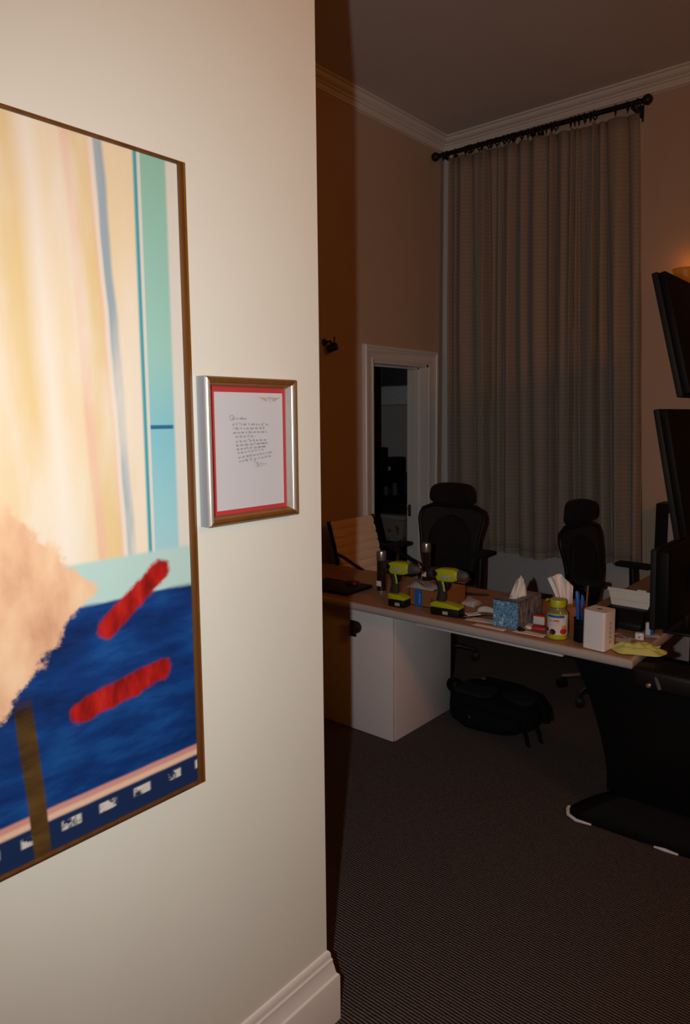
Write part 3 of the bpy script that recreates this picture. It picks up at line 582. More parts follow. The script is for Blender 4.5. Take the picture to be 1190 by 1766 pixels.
# ------------------------------------------------------------------ ergonomic office chairs
def ergo_chair(label, loc, rz, m_base):
    """local: seat faces -Y"""
    t = thing('office_chair', label, 'chair', loc, rz, 'black ergonomic office chairs')
    def back_out(v):            # half width of the back frame by height 0..1
        pts = [(0.0, 0.19), (0.15, 0.215), (0.35, 0.235), (0.55, 0.245), (0.70, 0.262), (0.82, 0.278), (0.92, 0.268), (0.97, 0.235), (1.0, 0.17)]
        for (a, x), (b, y) in zip(pts[:-1], pts[1:]):
            if v <= b: s = (v-a)/(b-a); return x+(y-x)*s
        return 0.17
    zb, zt = 0.55, 1.10
    def bk(v, u): return 0.205+0.03*math.sin(v*PI)*-1+0.055*v-0.035*(u*u)
    fr = [(s*back_out(v), bk(v, 1.0), zb+(zt-zb)*v) for s, vs in ((-1, [i/16 for i in range(17)]), (1, [i/16 for i in range(16, -1, -1)])) for v in vs]
    MB().tube(fr, 0.016, 10, closed=True, upv=(0, 1, 0)).build('back_frame', m_blackpl, t)
    def mesh_back(u, v):
        s = u*2-1; return (s*back_out(v)*0.97, bk(v, s)-0.004, zb+(zt-zb)*v)
    mm = MB().grid(mesh_back, 17, 17).build('backrest_mesh', m_meshback, t); sm = mm.modifiers.new('thick', 'SOLIDIFY'); sm.thickness = 0.006
    def pad(u, v):
        s = u*2-1; hw = 0.175 if v < 0.55 else 0.175*math.sqrt(max(0.0, 1-((v-0.55)/0.45)**2))*0.9+0.0175
        k = 1-abs(s)**3; return (s*hw, bk(v*0.86, s*0.6)-0.010-0.030*k*math.sin(min(1, v+0.08)*PI)**0.5, zb+0.01+(zt-zb)*0.86*v)
    pm = MB().grid(pad, 15, 17).build('lumbar_pad', m_blackmat, t); sm = pm.modifiers.new('thick', 'SOLIDIFY'); sm.thickness = 0.02; sm.offset = 1
    hd = MB()
    def head(u, v):
        a = u*2*PI; q = v*PI; x = math.copysign(abs(math.cos(a))**0.55, math.cos(a)); z = math.copysign(abs(math.sin(a))**0.6, math.sin(a)); r = math.sin(q)**0.45
        return (0.185*x*r*(1-0.06*z), 0.215-0.045*math.cos(q)+0.030-0.05*(x*r)**2, 1.185+0.082*z*r)
    hd.grid(head, 32, 12, True); hd.build('headrest', m_blackmat, t, ang=80)
    MB().tube([(0, 0.255, 1.02), (0, 0.275, 1.10), (0, 0.265, 1.17)], 0.02, 10).build('headrest_stem', m_blackpl, t)
    MB().tube([(0, 0.02, 0.44), (0, 0.18, 0.43), (0, 0.25, 0.50), (0, 0.235, 0.66)], [0.035, 0.03, 0.028, 0.022], 12).build('back_support', m_blackpl, t)
    def seat(u, v):
        a = u*2*PI; q = v*PI; x = math.copysign(abs(math.cos(a))**0.45, math.cos(a)); y = math.copysign(abs(math.sin(a))**0.5, math.sin(a)); r = math.sin(q)**0.4
        dip = -0.03 if y*r < -0.7 else 0
        return (0.245*x*r, -0.03+0.215*y*r, 0.50-0.045*math.cos(q)+dip*(abs(y*r)-0.7)/0.3+0.012*(x*r)**2)
    MB().grid(seat, 36, 12, True).build('seat', m_blackmat, t, ang=80)
    for s in (-1, 1):
        a = MB().tube([(s*0.16, -0.02, 0.445), (s*0.28, -0.02, 0.45), (s*0.345, -0.02, 0.50), (s*0.352, -0.02, 0.64), (s*0.352, -0.01, 0.800)], [0.022, 0.026, 0.028, 0.026, 0.024], 12).build('arm_post', m_blackpl, t)
        MB().box(s*0.352-0.052, s*0.352+0.052, -0.12, 0.10, 0.797, 0.828, 0.014, 3).build('arm_pad', m_blackmat, t)
    MB().lathe([(0.030, 0.10), (0.030, 0.26), (0.018, 0.262), (0.018, 0.40), (0.06, 0.405), (0.10, 0.44), (0.10, 0.455)], n=18).build('gas_lift', m_blackmet, t)
    MB().lathe([(0.05, 0.075), (0.055, 0.09), (0.05, 0.12), (0.03, 0.125)], n=18).build('hub', m_base, t)
    for k in range(5):
        g = k*2*PI/5+0.5; cx_, sy_ = math.cos(g), math.sin(g)
        lg = MB().tube([(0.04*cx_, 0.04*sy_, 0.10), (0.16*cx_, 0.16*sy_, 0.105), (0.285*cx_, 0.285*sy_, 0.078)], [0.024, 0.02, 0.014], 10).build('base_leg', m_base, t)
        cs = MB(); mt = T(0.285*cx_, 0.285*sy_, 0.03, PI/2, 0, g*0.7)
        for o in (-0.018, 0.018): cs.lathe([(0.022, o-0.010), (0.029, o-0.007), (0.029, o+0.007), (0.022, o+0.010)], n=16, M4=mt)
        cs.tube([(0.285*cx_, 0.285*sy_, 0.032), (0.285*cx_, 0.285*sy_, 0.075)], 0.008, 8); cs.build('caster', m_blackpl, lg)
    return t
m_meshback = M('grey_mesh', (30, 30, 32), 0.85, var=0.25, scale=300)
ergo_chair('black mesh chair with wide headrest facing the desk, left of the curtain foot', (-2.70, 4.20, 0), math.radians(4), m_blackpl).scale = (0.93, 0.93, 0.985)
ergo_chair('black chair with headrest turned sideways in front of the curtain', (-1.53, 4.27, 0), math.radians(86), m_chrome).scale = (0.93, 0.93, 0.95)

# ------------------------------------------------------------------ cream ribbed chair
wc_ = thing('ribbed_chair', 'cream ribbed leather office chair with dark arms by the doorway', 'chair', (-2.86, 3.80, 0), math.radians(90))
m_cream = M('cream_leather', (226, 202, 174), 0.55, var=0.06, scale=30, bump=0.05)
# local: faces -Y -> world +X
def ribs(f, n, mb, wid, th):
    """row of horizontal upholstered ribs along f(v)->(y,z)"""
    nv = n*8+1
    for side in (1, -1):
        def g(u, v):
            y, z = f(v); y2, z2 = f(min(1, v+0.01)); y1, z1 = f(max(0, v-0.01)); d = Vector((0, y2-y1, z2-z1)).normalized(); nn = Vector((0, -d.z, d.y))
            bul = th*(0.35+0.65*abs(math.sin(v*n*PI))**0.5)*side
            return (wid*(u*2-1), y+nn.y*bul, z+nn.z*bul)
        mb.grid(g, 7, nv)
    return mb
bkf = lambda v: (0.195+0.11*v-0.02*math.sin(v*PI), 0.50+0.52*v)
ribs(bkf, 9, MB(), 0.228, 0.012).build('backrest', m_cream, wc_, ang=60)
ribs(lambda v: (0.18-0.42*v, 0.47+0.015*v-0.03*v**6), 7, MB(), 0.228, 0.014).build('seat', m_cream, wc_, ang=60)
for s in (-1, 1):
    fr = [(s*0.236, bkf(1)[0], bkf(1)[1]+0.005)]+[(s*0.236, bkf(v)[0], bkf(v)[1]) for v in (0.8, 0.6, 0.4, 0.2, 0.0)]+[(s*0.236, 0.12, 0.475), (s*0.236, -0.08, 0.478), (s*0.236, -0.235, 0.47)]
    MB().tube(fr, 0.013, 10).build('side_frame', m_blackmet, wc_)
    ar = [(s*0.245, bkf(0.62)[0], bkf(0.62)[1]), (s*0.255, 0.15, 0.80), (s*0.255, 0.0, 0.735), (s*0.255, -0.085, 0.705), (s*0.255, -0.11, 0.670), (s*0.250, -0.09, 0.56), (s*0.240, -0.05, 0.478)]
    a = MB().tube(ar, 0.011, 10).build('arm', m_blackpl, wc_)
    tag(MB().tube([(s*0.255, -0.085, 0.705), (s*0.255, -0.108, 0.682), (s*0.255, -0.108, 0.660)], 0.0135, 10).build('arm_tip', m_chrome, a), 'chrome arm end')
MB().tube([(-0.236, 0.02, 0.450), (0.236, 0.02, 0.450)], 0.012, 8).build('crossbar', m_chrome, wc_)
MB().lathe([(0.028, 0.09), (0.028, 0.25), (0.016, 0.252), (0.016, 0.40), (0.07, 0.42), (0.07, 0.445)], n=16).build('gas_lift', m_chrome, wc_)
for k in range(5):
    g = k*2*PI/5+0.3
    lg = MB().tube([(0, 0, 0.10), (0.13*math.cos(g), 0.13*math.sin(g), 0.095), (0.24*math.cos(g), 0.24*math.sin(g), 0.07)], [0.022, 0.018, 0.012], 8).build('base_leg', m_chrome, wc_)
    MB().lathe([(0.02, -0.018), (0.027, -0.014), (0.027, 0.014), (0.02, 0.018)], n=14, M4=T(0.24*math.cos(g), 0.24*math.sin(g), 0.029, PI/2, 0, g)).tube([(0.24*math.cos(g), 0.24*math.sin(g), 0.03), (0.24*math.cos(g), 0.24*math.sin(g), 0.07)], 0.007, 8).build('caster', m_blackpl, lg)

# ------------------------------------------------------------------ things on the desk
ZD = DT+0.0005
def drill(label, loc, rz, long_, bat_w):
    """local: chuck points +X, stands on its battery"""
    t = thing('cordless_drill', label, 'drill', loc, rz, 'lime and black cordless drills')
    # battery
    MB().box(-0.060*bat_w, 0.075*bat_w, -0.036, 0.036, 0.0, 0.040, 0.006, 2).build('battery', m_blackpl, t)
    sh = MB(); sh.prism([(-0.060*bat_w, 0.040), (0.076*bat_w, 0.040), (0.074*bat_w, 0.052), (0.020, 0.066), (-0.045, 0.068), (-0.060*bat_w, 0.058)], -0.036, 0.036, 'y', 0.004); sh.build('battery_shoe', m_lime, t)
    lb = MB(); lb.box(0.0, 0.028, -0.0372, -0.0355, 0.010, 0.026); lb.build('battery_label', m_grey, t, smooth=False)
    # handle
    def hnd(u, v):
        a = u*2*PI; cx_ = -0.028-0.006*v+0.010*math.sin(v*PI); return (cx_+0.0235*math.cos(a)*(1.0+0.12*math.sin(v*9)), 0.019*math.sin(a), 0.058+0.120*v)
    MB().grid(hnd, 20, 12, True).build('handle', m_rubber, t)
    MB().prism([(-0.008, 0.168), (0.014, 0.168), (0.018, 0.150), (0.006, 0.128), (-0.006, 0.130)], -0.008, 0.008, 'y', 0.002).build('trigger', m_blackpl, t)
    MB().tube([(-0.012, -0.017, 0.172), (-0.004, -0.018, 0.150), (0.0, -0.017, 0.122)], 0.005, 8).build('handle_stripe', m_lime, t)
    # body
    L_ = long_
    bd = MB(); bd.prism([(-0.040, 0.172), (-0.004, 0.170), (0.045, 0.172), (0.070, 0.184), (0.074, 0.205), (0.070, 0.228), (0.040, 0.237), (-0.020, 0.235), (-0.050, 0.228), (-0.048, 0.200)], -0.030, 0.030, 'y', 0.010, 3); bd.build('housing', m_lime, t)
    MB().box(-0.018, 0.040, -0.0312, -0.0295, 0.188, 0.206, 0.0007).build('name_plate', m_grey, t)
    MB().lathe([(0.022, 0.0), (0.029, 0.006), (0.031, 0.03), (0.028, 0.044)], n=20, M4=T(-0.088, 0, 0.204, 0, PI/2)).build('motor_cap', m_rubber, t)
    MB().box(-0.062, -0.030, -0.031, 0.031, 0.196, 0.222, 0.006).build('vent_band', m_blackpl, t)
    MB().lathe([(0.028, 0.0), (0.028, 0.014), (0.024, 0.016), (0.024, 0.034), (0.017, 0.05*L_), (0.008, 0.058*L_)], n=20, M4=T(0.070, 0, 0.206, 0, PI/2)).build('chuck', m_greydk, t)
    return t
drill('lime cordless drill with black grip, standing nearest the cream chair', (-2.150, 2.965, ZD), math.radians(4), 1.1, 0.72)
drill('lime cordless drill on a wide battery, right of the cardboard box', (-1.868, 2.975, ZD), math.radians(6), 0.9, 1.15)

# open cardboard box between the drills
bx = thing('cardboard_box', 'small open cardboard box with blue tape between two drills', 'box', (-2.02, 3.135, ZD))
bw, bd_, bh = 0.105, 0.11, 0.092
for i, (x0, x1, y0, y1) in enumerate(((-bw, bw, -bd_, -bd_+0.004), (-bw, bw, bd_-0.004, bd_), (-bw, -bw+0.004, -bd_, bd_), (bw-0.004, bw, -bd_, bd_))):
    MB().box(x0, x1, y0, y1, 0, bh).build('side_panel', m_cardb, bx, smooth=False)
MB().box(-bw, bw, -bd_, bd_, 0, 0.004).build('bottom_panel', m_cardb, bx, smooth=False)
MB().box(-0.110+0.03, 0.0+0.002, -bd_+0.010, bd_-0.01, bh-0.003, bh, M4=T(0, 0, 0.004, 0, math.radians(-4), 0)).build('flap', m_cardb, bx, smooth=False)
MB().box(-bw, bw, bd_-0.002, bd_+0.07, bh-0.002, bh+0.002, M4=T(0, 0, -0.002, math.radians(8))).build('flap', m_cardb, bx, smooth=False)
bl = MB(); bl.box(-0.070, -0.022, -bd_-0.0012, -bd_, 0.002, bh-0.004); tag(bl.build('blue_tape', m_blue, bx, smooth=False), 'blue tape strip')
bl = MB(); bl.box(-0.040, -0.036, -bd_-0.0018, -bd_-0.001, 0.015, 0.068); bl.build('tape_print', m_grey, bx, smooth=False)
bl = MB()
for k in range(3): bl.box(0.03+k*0.007, 0.033+k*0.007, -bd_-0.0012, -bd_, 0.03, 0.056)
bl.box(0.026, 0.053, -bd_-0.0012, -bd_, 0.026, 0.029); bl.build('handling_mark', m_browndk, bx, smooth=False)
kpl = Nt('cloudy_plastic'); kpl.col(rgb(196, 186, 184)); kpl.set(0.25); kpl.b.inputs['Alpha'].default_value = 0.7; kpl.col(kpl.mix(kpl.noise(kpl.coords(), 40), rgb(170, 160, 160), rgb(214, 206, 206)))
def plastic_bag(label, loc, w_, d_, h_, seed):
    t = thing('plastic_bag', label, 'bag', loc); R_ = random.Random(seed)
    ph = [(R_.uniform(20, 60), R_.uniform(20, 60), R_.uniform(0, 6), R_.uniform(.002, .005)) for _ in range(5)]
    def g(u, v):
        x = (u*2-1)*w_; y = (v*2-1)*d_; e = (1-abs(u*2-1)**8)*(1-abs(v*2-1)**8)
        return (x, y, h_*e+0.0015+sum(a*math.sin(p_*x+q_*y+r_) for p_, q_, r_, a in ph)*e+(0.004*e))
    o = MB().grid(g, 28, 22).build('film', kpl.m, t, ang=25); s_ = o.modifiers.new('thick', 'SOLIDIFY'); s_.thickness = 0.001; return t
plastic_bag('crumpled cloudy plastic bag lying on the small cardboard box', (-2.055, 3.075, ZD+bh+0.004), 0.085, 0.065, 0.010, 5)
plastic_bag('clear plastic wrap sticking out behind the right drill', (-1.862, 3.215, ZD+0.001), 0.042, 0.05, 0.022, 8)

def mill(label, loc):
    t = thing('pepper_mill', label, 'pepper mill', loc, 0, 'pepper mills')
    MB().lathe([(0.026, 0.0), (0.028, 0.003), (0.028, 0.012), (0.026, 0.014)], n=24).build('base_cap', m_steel, t)
    MB().box(-0.016, 0.016, -0.0262, -0.0250, 0.040, 0.070, 0.0005).build('label_patch', m_cream_p, t)
    kk = MB().lathe([(0.0255, 0.014), (0.0255, 0.185)], n=24).build('clear_tube', m_acryl, t)
    MB().lathe([(0.020, 0.016), (0.020, 0.09), (0.006, 0.10)], n=18).build('peppercorns', m_browndk, t)
    MB().tube([(0, 0, 0.10), (0, 0, 0.185)], 0.004, 8).build('shaft', m_steel, t)
    MB().lathe([(0.027, 0.185), (0.028, 0.188), (0.028, 0.225), (0.026, 0.235), (0.012, 0.238)], n=24).build('head', m_steel, t)
    return t
ka = Nt('smoky_acrylic'); ka.col(rgb(90, 80, 76)); ka.set(0.08); ka.b.inputs['Transmission Weight'].default_value = 0.85
m_acryl = ka.m
mill('steel topped clear pepper mill near the cream chair', (-2.395, 3.14, ZD))
mill('steel topped clear pepper mill behind the cardboard box', (-2.335, 3.50, ZD))

lp = thing('laptop', 'closed dark laptop at the shaded end of the desk', 'laptop', (-2.66, 3.06, ZD), math.radians(3))
MB().box(-0.17, 0.17, -0.12, 0.12, 0.002, 0.012, 0.003).build('base', m_blackpl, lp)
MB().box(-0.17, 0.17, -0.12, 0.12, 0.0125, 0.019, 0.003).build('lid', m_blackpl, lp)
MB().tube([(-0.14, 0.121, 0.012), (0.14, 0.121, 0.012)], 0.005, 8).build('hinge', m_bezel, lp)
o = tag(MB().box(-0.06, 0.06, -0.08, 0.08, 0, 0.012, 0.003).build('notebook', m_greydk, loc=(-2.44, 3.13, ZD), rot=(0, 0, 0.5)), 'grey notebook lying beside the closed laptop', 'notebook') if False else None
rp = MB(); rp.box(-0.035, 0.035, -0.022, 0.022, 0, 0.018, 0.004); rp.box(-0.02, 0.02, -0.0225, -0.0215, 0.004, 0.014)
tag(rp.build('red_packet', m_maroon, loc=(-2.60, 3.125, ZD+0.020), rot=(0, 0, 0.3)), 'small red packet lying on the closed laptop', 'packet')
pn = thing('pen', 'black pen lying near the back edge of the desk', 'pen', (-1.945, 3.405, ZD+0.006), math.radians(25))
MB().tube([(-0.07, 0, 0), (-0.055, 0, 0), (0.05, 0, 0), (0.066, 0, 0), (0.072, 0, 0)], [0.004, 0.006, 0.006, 0.004, 0.0012], 10).build('barrel', m_blackpl, pn)
MB().box(-0.065, -0.025, -0.002, 0.002, 0.006, 0.009, 0.0008).build('clip', m_blackpl, pn)

# tissue boxes
def speckle():
    k = Nt('blue_speckle_card'); v = k.coords(); n1 = k.noise(v, 160, 2.0); n2 = k.noise(v, 70, 2.0)
    c = k.mix(k.ss(n1, 0.42, 0.58), rgb(52, 104, 150), rgb(110, 160, 190)); c = k.mix(k.ss(n2, 0.60, 0.68), c, rgb(176, 204, 214)); k.col(c); k.set(0.6); return k.m
def streak():
    k = Nt('grey_streak_card'); v = k.coords(); x, y, z = k.sep(v)[:3]
    n1 = k.noise(k.comb(0.0, k.math('ADD', k.math('MULTIPLY', y, 90.0), k.math('MULTIPLY', z, 16.0)), k.math('MULTIPLY', z, 22.0)), 1.0, 2.0)
    k.col(k.ramp(n1, [(0.35, rgb(52, 66, 92)), (0.5, rgb(126, 120, 122)), (0.65, rgb(160, 150, 146))])); k.set(0.6); return k.m
def tissue_sheet(parent, h, w1, w2, dx, base_z, yaw=0.0):
    def g(u, v):
        s = u*2-1; w = w1+(w2-w1)*v; fold_ = 0.010*math.sin(s*7+v*2)*(0.4+v)+0.006*math.sin(s*15)
        top = h*(1-0.28*abs(s)**1.5*v-(0.10*s*v)); x = s*w+dx*v
        return (x*math.cos(yaw)-fold_*math.sin(yaw), x*math.sin(yaw)+fold_*math.cos(yaw), base_z+top*v)
    o = MB().grid(g, 24, 10).build('tissue', m_tissue, parent, ang=60); s_ = o.modifiers.new('thick', 'SOLIDIFY'); s_.thickness = 0.0012; return o
tb = thing('tissue_box', 'blue speckled cardboard tissue box with a white tissue', 'tissue box', (-1.535, 3.083, ZD))
a, b_, h = 0.0635, 0.1215, 0.126
MB().box(-a, a, -b_, -b_+0.003, 0, h).build('end_panel', speckle(), tb, smooth=False)
MB().box(-a, a, b_-0.003, b_, 0, h).build('end_panel', speckle(), tb, smooth=False)
ms2 = streak()
MB().box(a-0.003, a, -b_+0.003, b_-0.003, 0, h).build('side_panel', ms2, tb, smooth=False)
MB().box(-a, -a+0.003, -b_+0.003, b_-0.003, 0, h).build('side_panel', ms2, tb, smooth=False)
tp = MB(); tp.box(-a, a, -b_, -0.07, h-0.002, h+0.0004); tp.box(-a, a, 0.07, b_, h-0.002, h+0.0004); tp.box(-a, -0.022, -0.07, 0.07, h-0.002, h+0.0004); tp.box(0.022, a, -0.07, 0.07, h-0.002, h+0.0004)
tp.build('top_panel', ms2, tb, smooth=False)
tissue_sheet(tb, 0.118, 0.045, 0.020, 0.016, 0.105, 0.6)
tb2 = thing('tissue_box', 'brown wooden tissue box behind the gummy jar', 'tissue box', (-1.325, 3.155, ZD))
a, b_, h = 0.075, 0.065, 0.112
for x0, x1, y0, y1 in ((-a, a, -b_, -b_+0.007), (-a, a, b_-0.007, b_), (-a, -a+0.007, -b_+0.007, b_-0.007), (a-0.007, a, -b_+0.007, b_-0.007)): MB().box(x0, x1, y0, y1, 0, h, 0.001).build('side_panel', m_wood2, tb2)
tp = MB(); tp.box(-a, a, -b_, -0.03, h, h+0.006); tp.box(-a, a, 0.03, b_, h, h+0.006); tp.box(-a, -0.045, -0.03, 0.03, h, h+0.006); tp.box(0.045, a, -0.03, 0.03, h, h+0.006); tp.build('top_panel', m_wood2, tb2, smooth=False)
tissue_sheet(tb2, 0.150, 0.028, 0.058, -0.030, 0.095, 0.35)

# gummy vitamin jar
vj = thing('vitamin_jar', 'clear jar of gummies with lime lid and fruit label', 'jar', (-1.282, 2.965, ZD))
vj['category'] = 'jar'
kj = Nt('jar_glass'); kj.col(rgb(170, 176, 120)); kj.set(0.12); kj.b.inputs['Transmission Weight'].default_value = 0.6
MB().lathe([(0.040, 0.0), (0.044, 0.004), (0.044, 0.105), (0.042, 0.118), (0.034, 0.130), (0.031, 0.136), (0.031, 0.146)], n=32).build('body', kj.m, vj)
MB().lathe([(0.036, 0.003), (0.038, 0.018), (0.038, 0.022)], n=24).build('gummies', m_lime, vj)
MB().lathe([(0.033, 0.142), (0.035, 0.144), (0.035, 0.170), (0.033, 0.175), (0.01, 0.176)], n=32).build('lid', m_lime, vj)
def jl(u, v, r=0.0447):
    a_ = math.radians(-150+u*150); return (r*math.cos(a_), r*math.sin(a_), 0.022+0.092*v)
def arc(u0, u1, z0, z1, r, mat, name, n=14):
    def g(u, v): a_ = math.radians(-150+(u0+(u1-u0)*u)*150); return (r*math.cos(a_), r*math.sin(a_), z0+(z1-z0)*v)
    return MB().grid(g, n, 3).build(name, mat, lab if name != 'label' else vj)
lab = arc(-0.3, 1.3, 0.022, 0.112, 0.0447, m_paper, 'label', 30)
arc(-0.3, 1.3, 0.004, 0.024, 0.0450, m_lime, 'label_band', 30)
arc(-0.3, 1.3, 0.112, 0.1175, 0.0443, m_lime, 'label_band', 30)
arc(0.12, 0.82, 0.100, 0.111, 0.0452, m_blue, 'blue_banner')
def blob(u, z, ru, rz, mat, name):
    def g(uu, v):
        a_ = uu*2*PI; q = math.radians(-150+(u+ru*v*math.cos(a_))*150); return (0.0452*math.cos(q), 0.0452*math.sin(q), z+rz*v*math.sin(a_))
    return MB().grid(g, 14, 4, True).build(name, mat, lab)
m_berry = M('berry_blue', (40, 56, 110), 0.5); m_dark = M('dark_berry', (40, 26, 34), 0.5); m_peach = M('peach_print', (206, 150, 96), 0.6)
blob(0.12, 0.042, 0.09, 0.010, m_berry, 'printed_fruit'); blob(0.38, 0.036, 0.12, 0.013, m_dark, 'printed_fruit'); blob(0.28, 0.030, 0.07, 0.008, m_red, 'printed_fruit'); blob(0.80, 0.040, 0.15, 0.014, m_red, 'printed_fruit'); blob(0.82, 0.058, 0.12, 0.009, m_peach, 'printed_fruit')
m_pink = M('pink_print', (196, 120, 116), 0.6)
arc(0.42, 0.62, 0.084, 0.090, 0.0451, m_red, 'printed_line'); arc(0.2, 0.4, 0.084, 0.088, 0.0451, m_pink, 'printed_line'); arc(0.2, 0.66, 0.077, 0.0785, 0.0451, m_pink, 'printed_line'); arc(0.25, 0.60, 0.066, 0.0675, 0.0451, m_grey, 'printed_line')

# small packets and scattered papers by the tissue box
def sheet(name, label, cat, loc, rz, w_, d_, mat, curl, seed):
    R_ = random.Random(seed); a1, a2 = R_.uniform(0, 6), R_.uniform(0, 6)
    def g(u, v):
        x, y = (u-0.5)*w_, (v-0.5)*d_; return (x, y, 0.0008+curl*(0.5+0.5*math.sin(u*4+a1))*(u*v)**0.5+curl*0.4*math.sin(v*6+a2)**2)
    o = MB().grid(g, 10, 8).build(name, mat, ang=30, loc=loc, rot=(0, 0, rz)); s_ = o.modifiers.new('thick', 'SOLIDIFY'); s_.thickness = 0.0006; s_.offset = 1
    return tag(o, label, cat)
sheet('crumpled_paper', 'crumpled cream paper left of the blue tissue box', 'paper', (-1.725, 3.145, ZD), 0.5, 0.11, 0.07, m_cream_p, 0.024, 1)
sheet('paper_slip', 'pale paper slip lying flat under the left side of the blue tissue box', 'paper', (-1.680, 2.990, ZD), 0.15, 0.15, 0.06, m_paper, 0.003, 2)
sheet('paper_slip', 'cream paper slip at the desk edge in front of the gummy jar', 'paper', (-1.405, 2.945, ZD), 0.05, 0.15, 0.05, m_cream_p, 0.003, 3)
sheet('torn_paper', 'torn white paper lying between the right drill and the crumpled paper', 'paper', (-1.765, 3.06, ZD), 0.9, 0.07, 0.05, m_paper, 0.008, 11)
sheet('paper_slip', 'narrow cream slip at the desk edge in front of the blue tissue box', 'paper', (-1.595, 2.915, ZD), 0.0, 0.17, 0.035, m_cream_p, 0.003, 4)
def cable(name, label, pts, r, mat):
    # smooth the path
    P_ = [Vector(q) for q in pts]; out = []
    for i in range(len(P_)-1):
        p0, p1, p2, p3 = P_[max(0, i-1)], P_[i], P_[i+1], P_[min(len(P_)-1, i+2)]
        for k in range(6):
            t_ = k/6; out.append(0.5*((2*p1)+(p2-p0)*t_+(2*p0-5*p1+4*p2-p3)*t_*t_+(3*p1-p0-3*p2+p3)*t_**3))
    out.append(P_[-1]); return tag(MB().tube(out, r, 8).build(name, mat), label, 'cable')
cable('short_cable', 'short black cable lying beside the crumpled paper', [(-1.775, 2.965, ZD+0.004), (-1.74, 2.99, ZD+0.004), (-1.72, 3.04, ZD+0.004), (-1.69, 3.07, ZD+0.006), (-1.655, 3.09, ZD+0.006), (-1.66, 3.12, ZD+0.006)], 0.0035, m_blackpl)
def clipo(label, loc, rz):
    t = thing('binder_clip', label, 'clip', loc, rz)
    MB().prism([(-0.016, 0.0), (0.016, 0.0), (0.005, 0.013), (-0.005, 0.013)], -0.018, 0.018, 'y', 0.001).build('body', m_blackpl, t)
    MB().tube([(0.005, -0.010, 0.013), (0.024, -0.006, 0.010), (0.030, 0.0, 0.009), (0.024, 0.006, 0.010), (0.005, 0.010, 0.013)], 0.0012, 6).build('wire_handle', m_steel, t)
clipo('black clip lying left of the desk-edge paper slip', (-1.452, 2.955, ZD+0.0035), 0.8)
clipo('black clip lying behind the right drill battery', (-1.765, 2.975, ZD), 0.2)
pk = thing('gum_packet', 'red and white packet lying under the gummy jar shoulder', 'packet', (-1.405, 3.02, ZD+0.004), math.radians(12))
MB().box(-0.045, 0.045, -0.028, 0.028, 0, 0.014, 0.003).build('wrapper', m_red, pk); MB().box(-0.046, -0.018, -0.0285, 0.0285, -0.0003, 0.0145, 0.002).build('white_end', m_paper, pk)
pk = thing('pill_box', 'white box with red stripe beside the gummy jar', 'box', (-1.418, 3.115, ZD), math.radians(5))
MB().box(-0.04, 0.04, -0.022, 0.022, 0, 0.046, 0.001).build('carton', m_paper, pk); MB().box(-0.0405, 0.0405, -0.0225, 0.0225, 0.040, 0.0463, 0.001).build('red_stripe', m_red, pk)
hl = thing('highlighter', 'yellow marker with black cap leaning on the wooden tissue box', 'marker', (-1.428, 3.185, ZD))
MB().lathe([(0.010, 0.0), (0.011, 0.002), (0.011, 0.062), (0.009, 0.066)], n=16).build('barrel', m_lime, hl); MB().lathe([(0.0115, 0.060), (0.0115, 0.078), (0.010, 0.080)], n=16).build('cap_band', m_blackpl, hl); MB().lathe([(0.0112, 0.080), (0.0112, 0.106), (0.008, 0.110)], n=16).build('cap', m_lime, hl)

# pen cup with pens
pc = thing('pen_cup', 'black mesh pen cup beside the white router', 'cup', (-1.180, 2.985, ZD))
def cupf(u, v): a_ = u*2*PI; return (0.033*math.cos(a_), 0.033*math.sin(a_), 0.10*v)
cm = MB().grid(cupf, 28, 8, True).build('wall', m_blackmet, pc); s_ = cm.modifiers.new('thick', 'SOLIDIFY'); s_.thickness = 0.0025
MB().lathe([(0.033, 0.0), (0.033, 0.003)], n=28).build('bottom', m_blackmet, pc)
MB().tube([(0.0338*math.cos(i*PI/14), 0.0338*math.sin(i*PI/14), 0.10) for i in range(28)], 0.0022, 8, closed=True).build('rim', m_blackmet, pc)
MB().tube([(0.0338*math.cos(i*PI/14), 0.0338*math.sin(i*PI/14), 0.07) for i in range(28)], 0.0015, 8, closed=True).build('rim', m_bezel, pc)
def stick(name, label, cat, x, y, tx, ty, ln, r, mat, capm=None):
    t = thing(name, label, cat, (-1.180+x, 2.985+y, ZD+0.006)); t.rotation_euler = (tx, ty, 0)
    MB().lathe([(r*0.3, 0.0), (r, 0.010), (r, ln*0.72)], n=12).build('barrel', mat, t)
    MB().lathe([(r*1.1, ln*0.72), (r*1.1, ln*0.97), (r*0.7, ln)], n=12).build('cap', capm or mat, t)
    if capm is not None: MB().box(r, r+0.003, -0.0015, 0.0015, ln*0.76, ln*0.96, 0.0005).build('clip', capm, t)
    return t
stick('pen', 'wide blue pen standing tall in the black pen cup', 'pen', -0.010, -0.004, 0.02, -0.06, 0.215, 0.0075, m_blue, m_blue)
stick('pen', 'thin dark blue pen in the black pen cup', 'pen', -0.004, 0.010, -0.05, -0.03, 0.195, 0.005, m_berry, m_blue)
stick('pencil', 'tall brown pencil sticking out of the black pen cup', 'pencil', 0.010, 0.0, 0.0, 0.05, 0.245, 0.0035, m_wood2)
stick('marker', 'short red capped marker in the black pen cup', 'marker', 0.014, -0.010, 0.03, 0.10, 0.125, 0.007, m_blackpl, m_red)

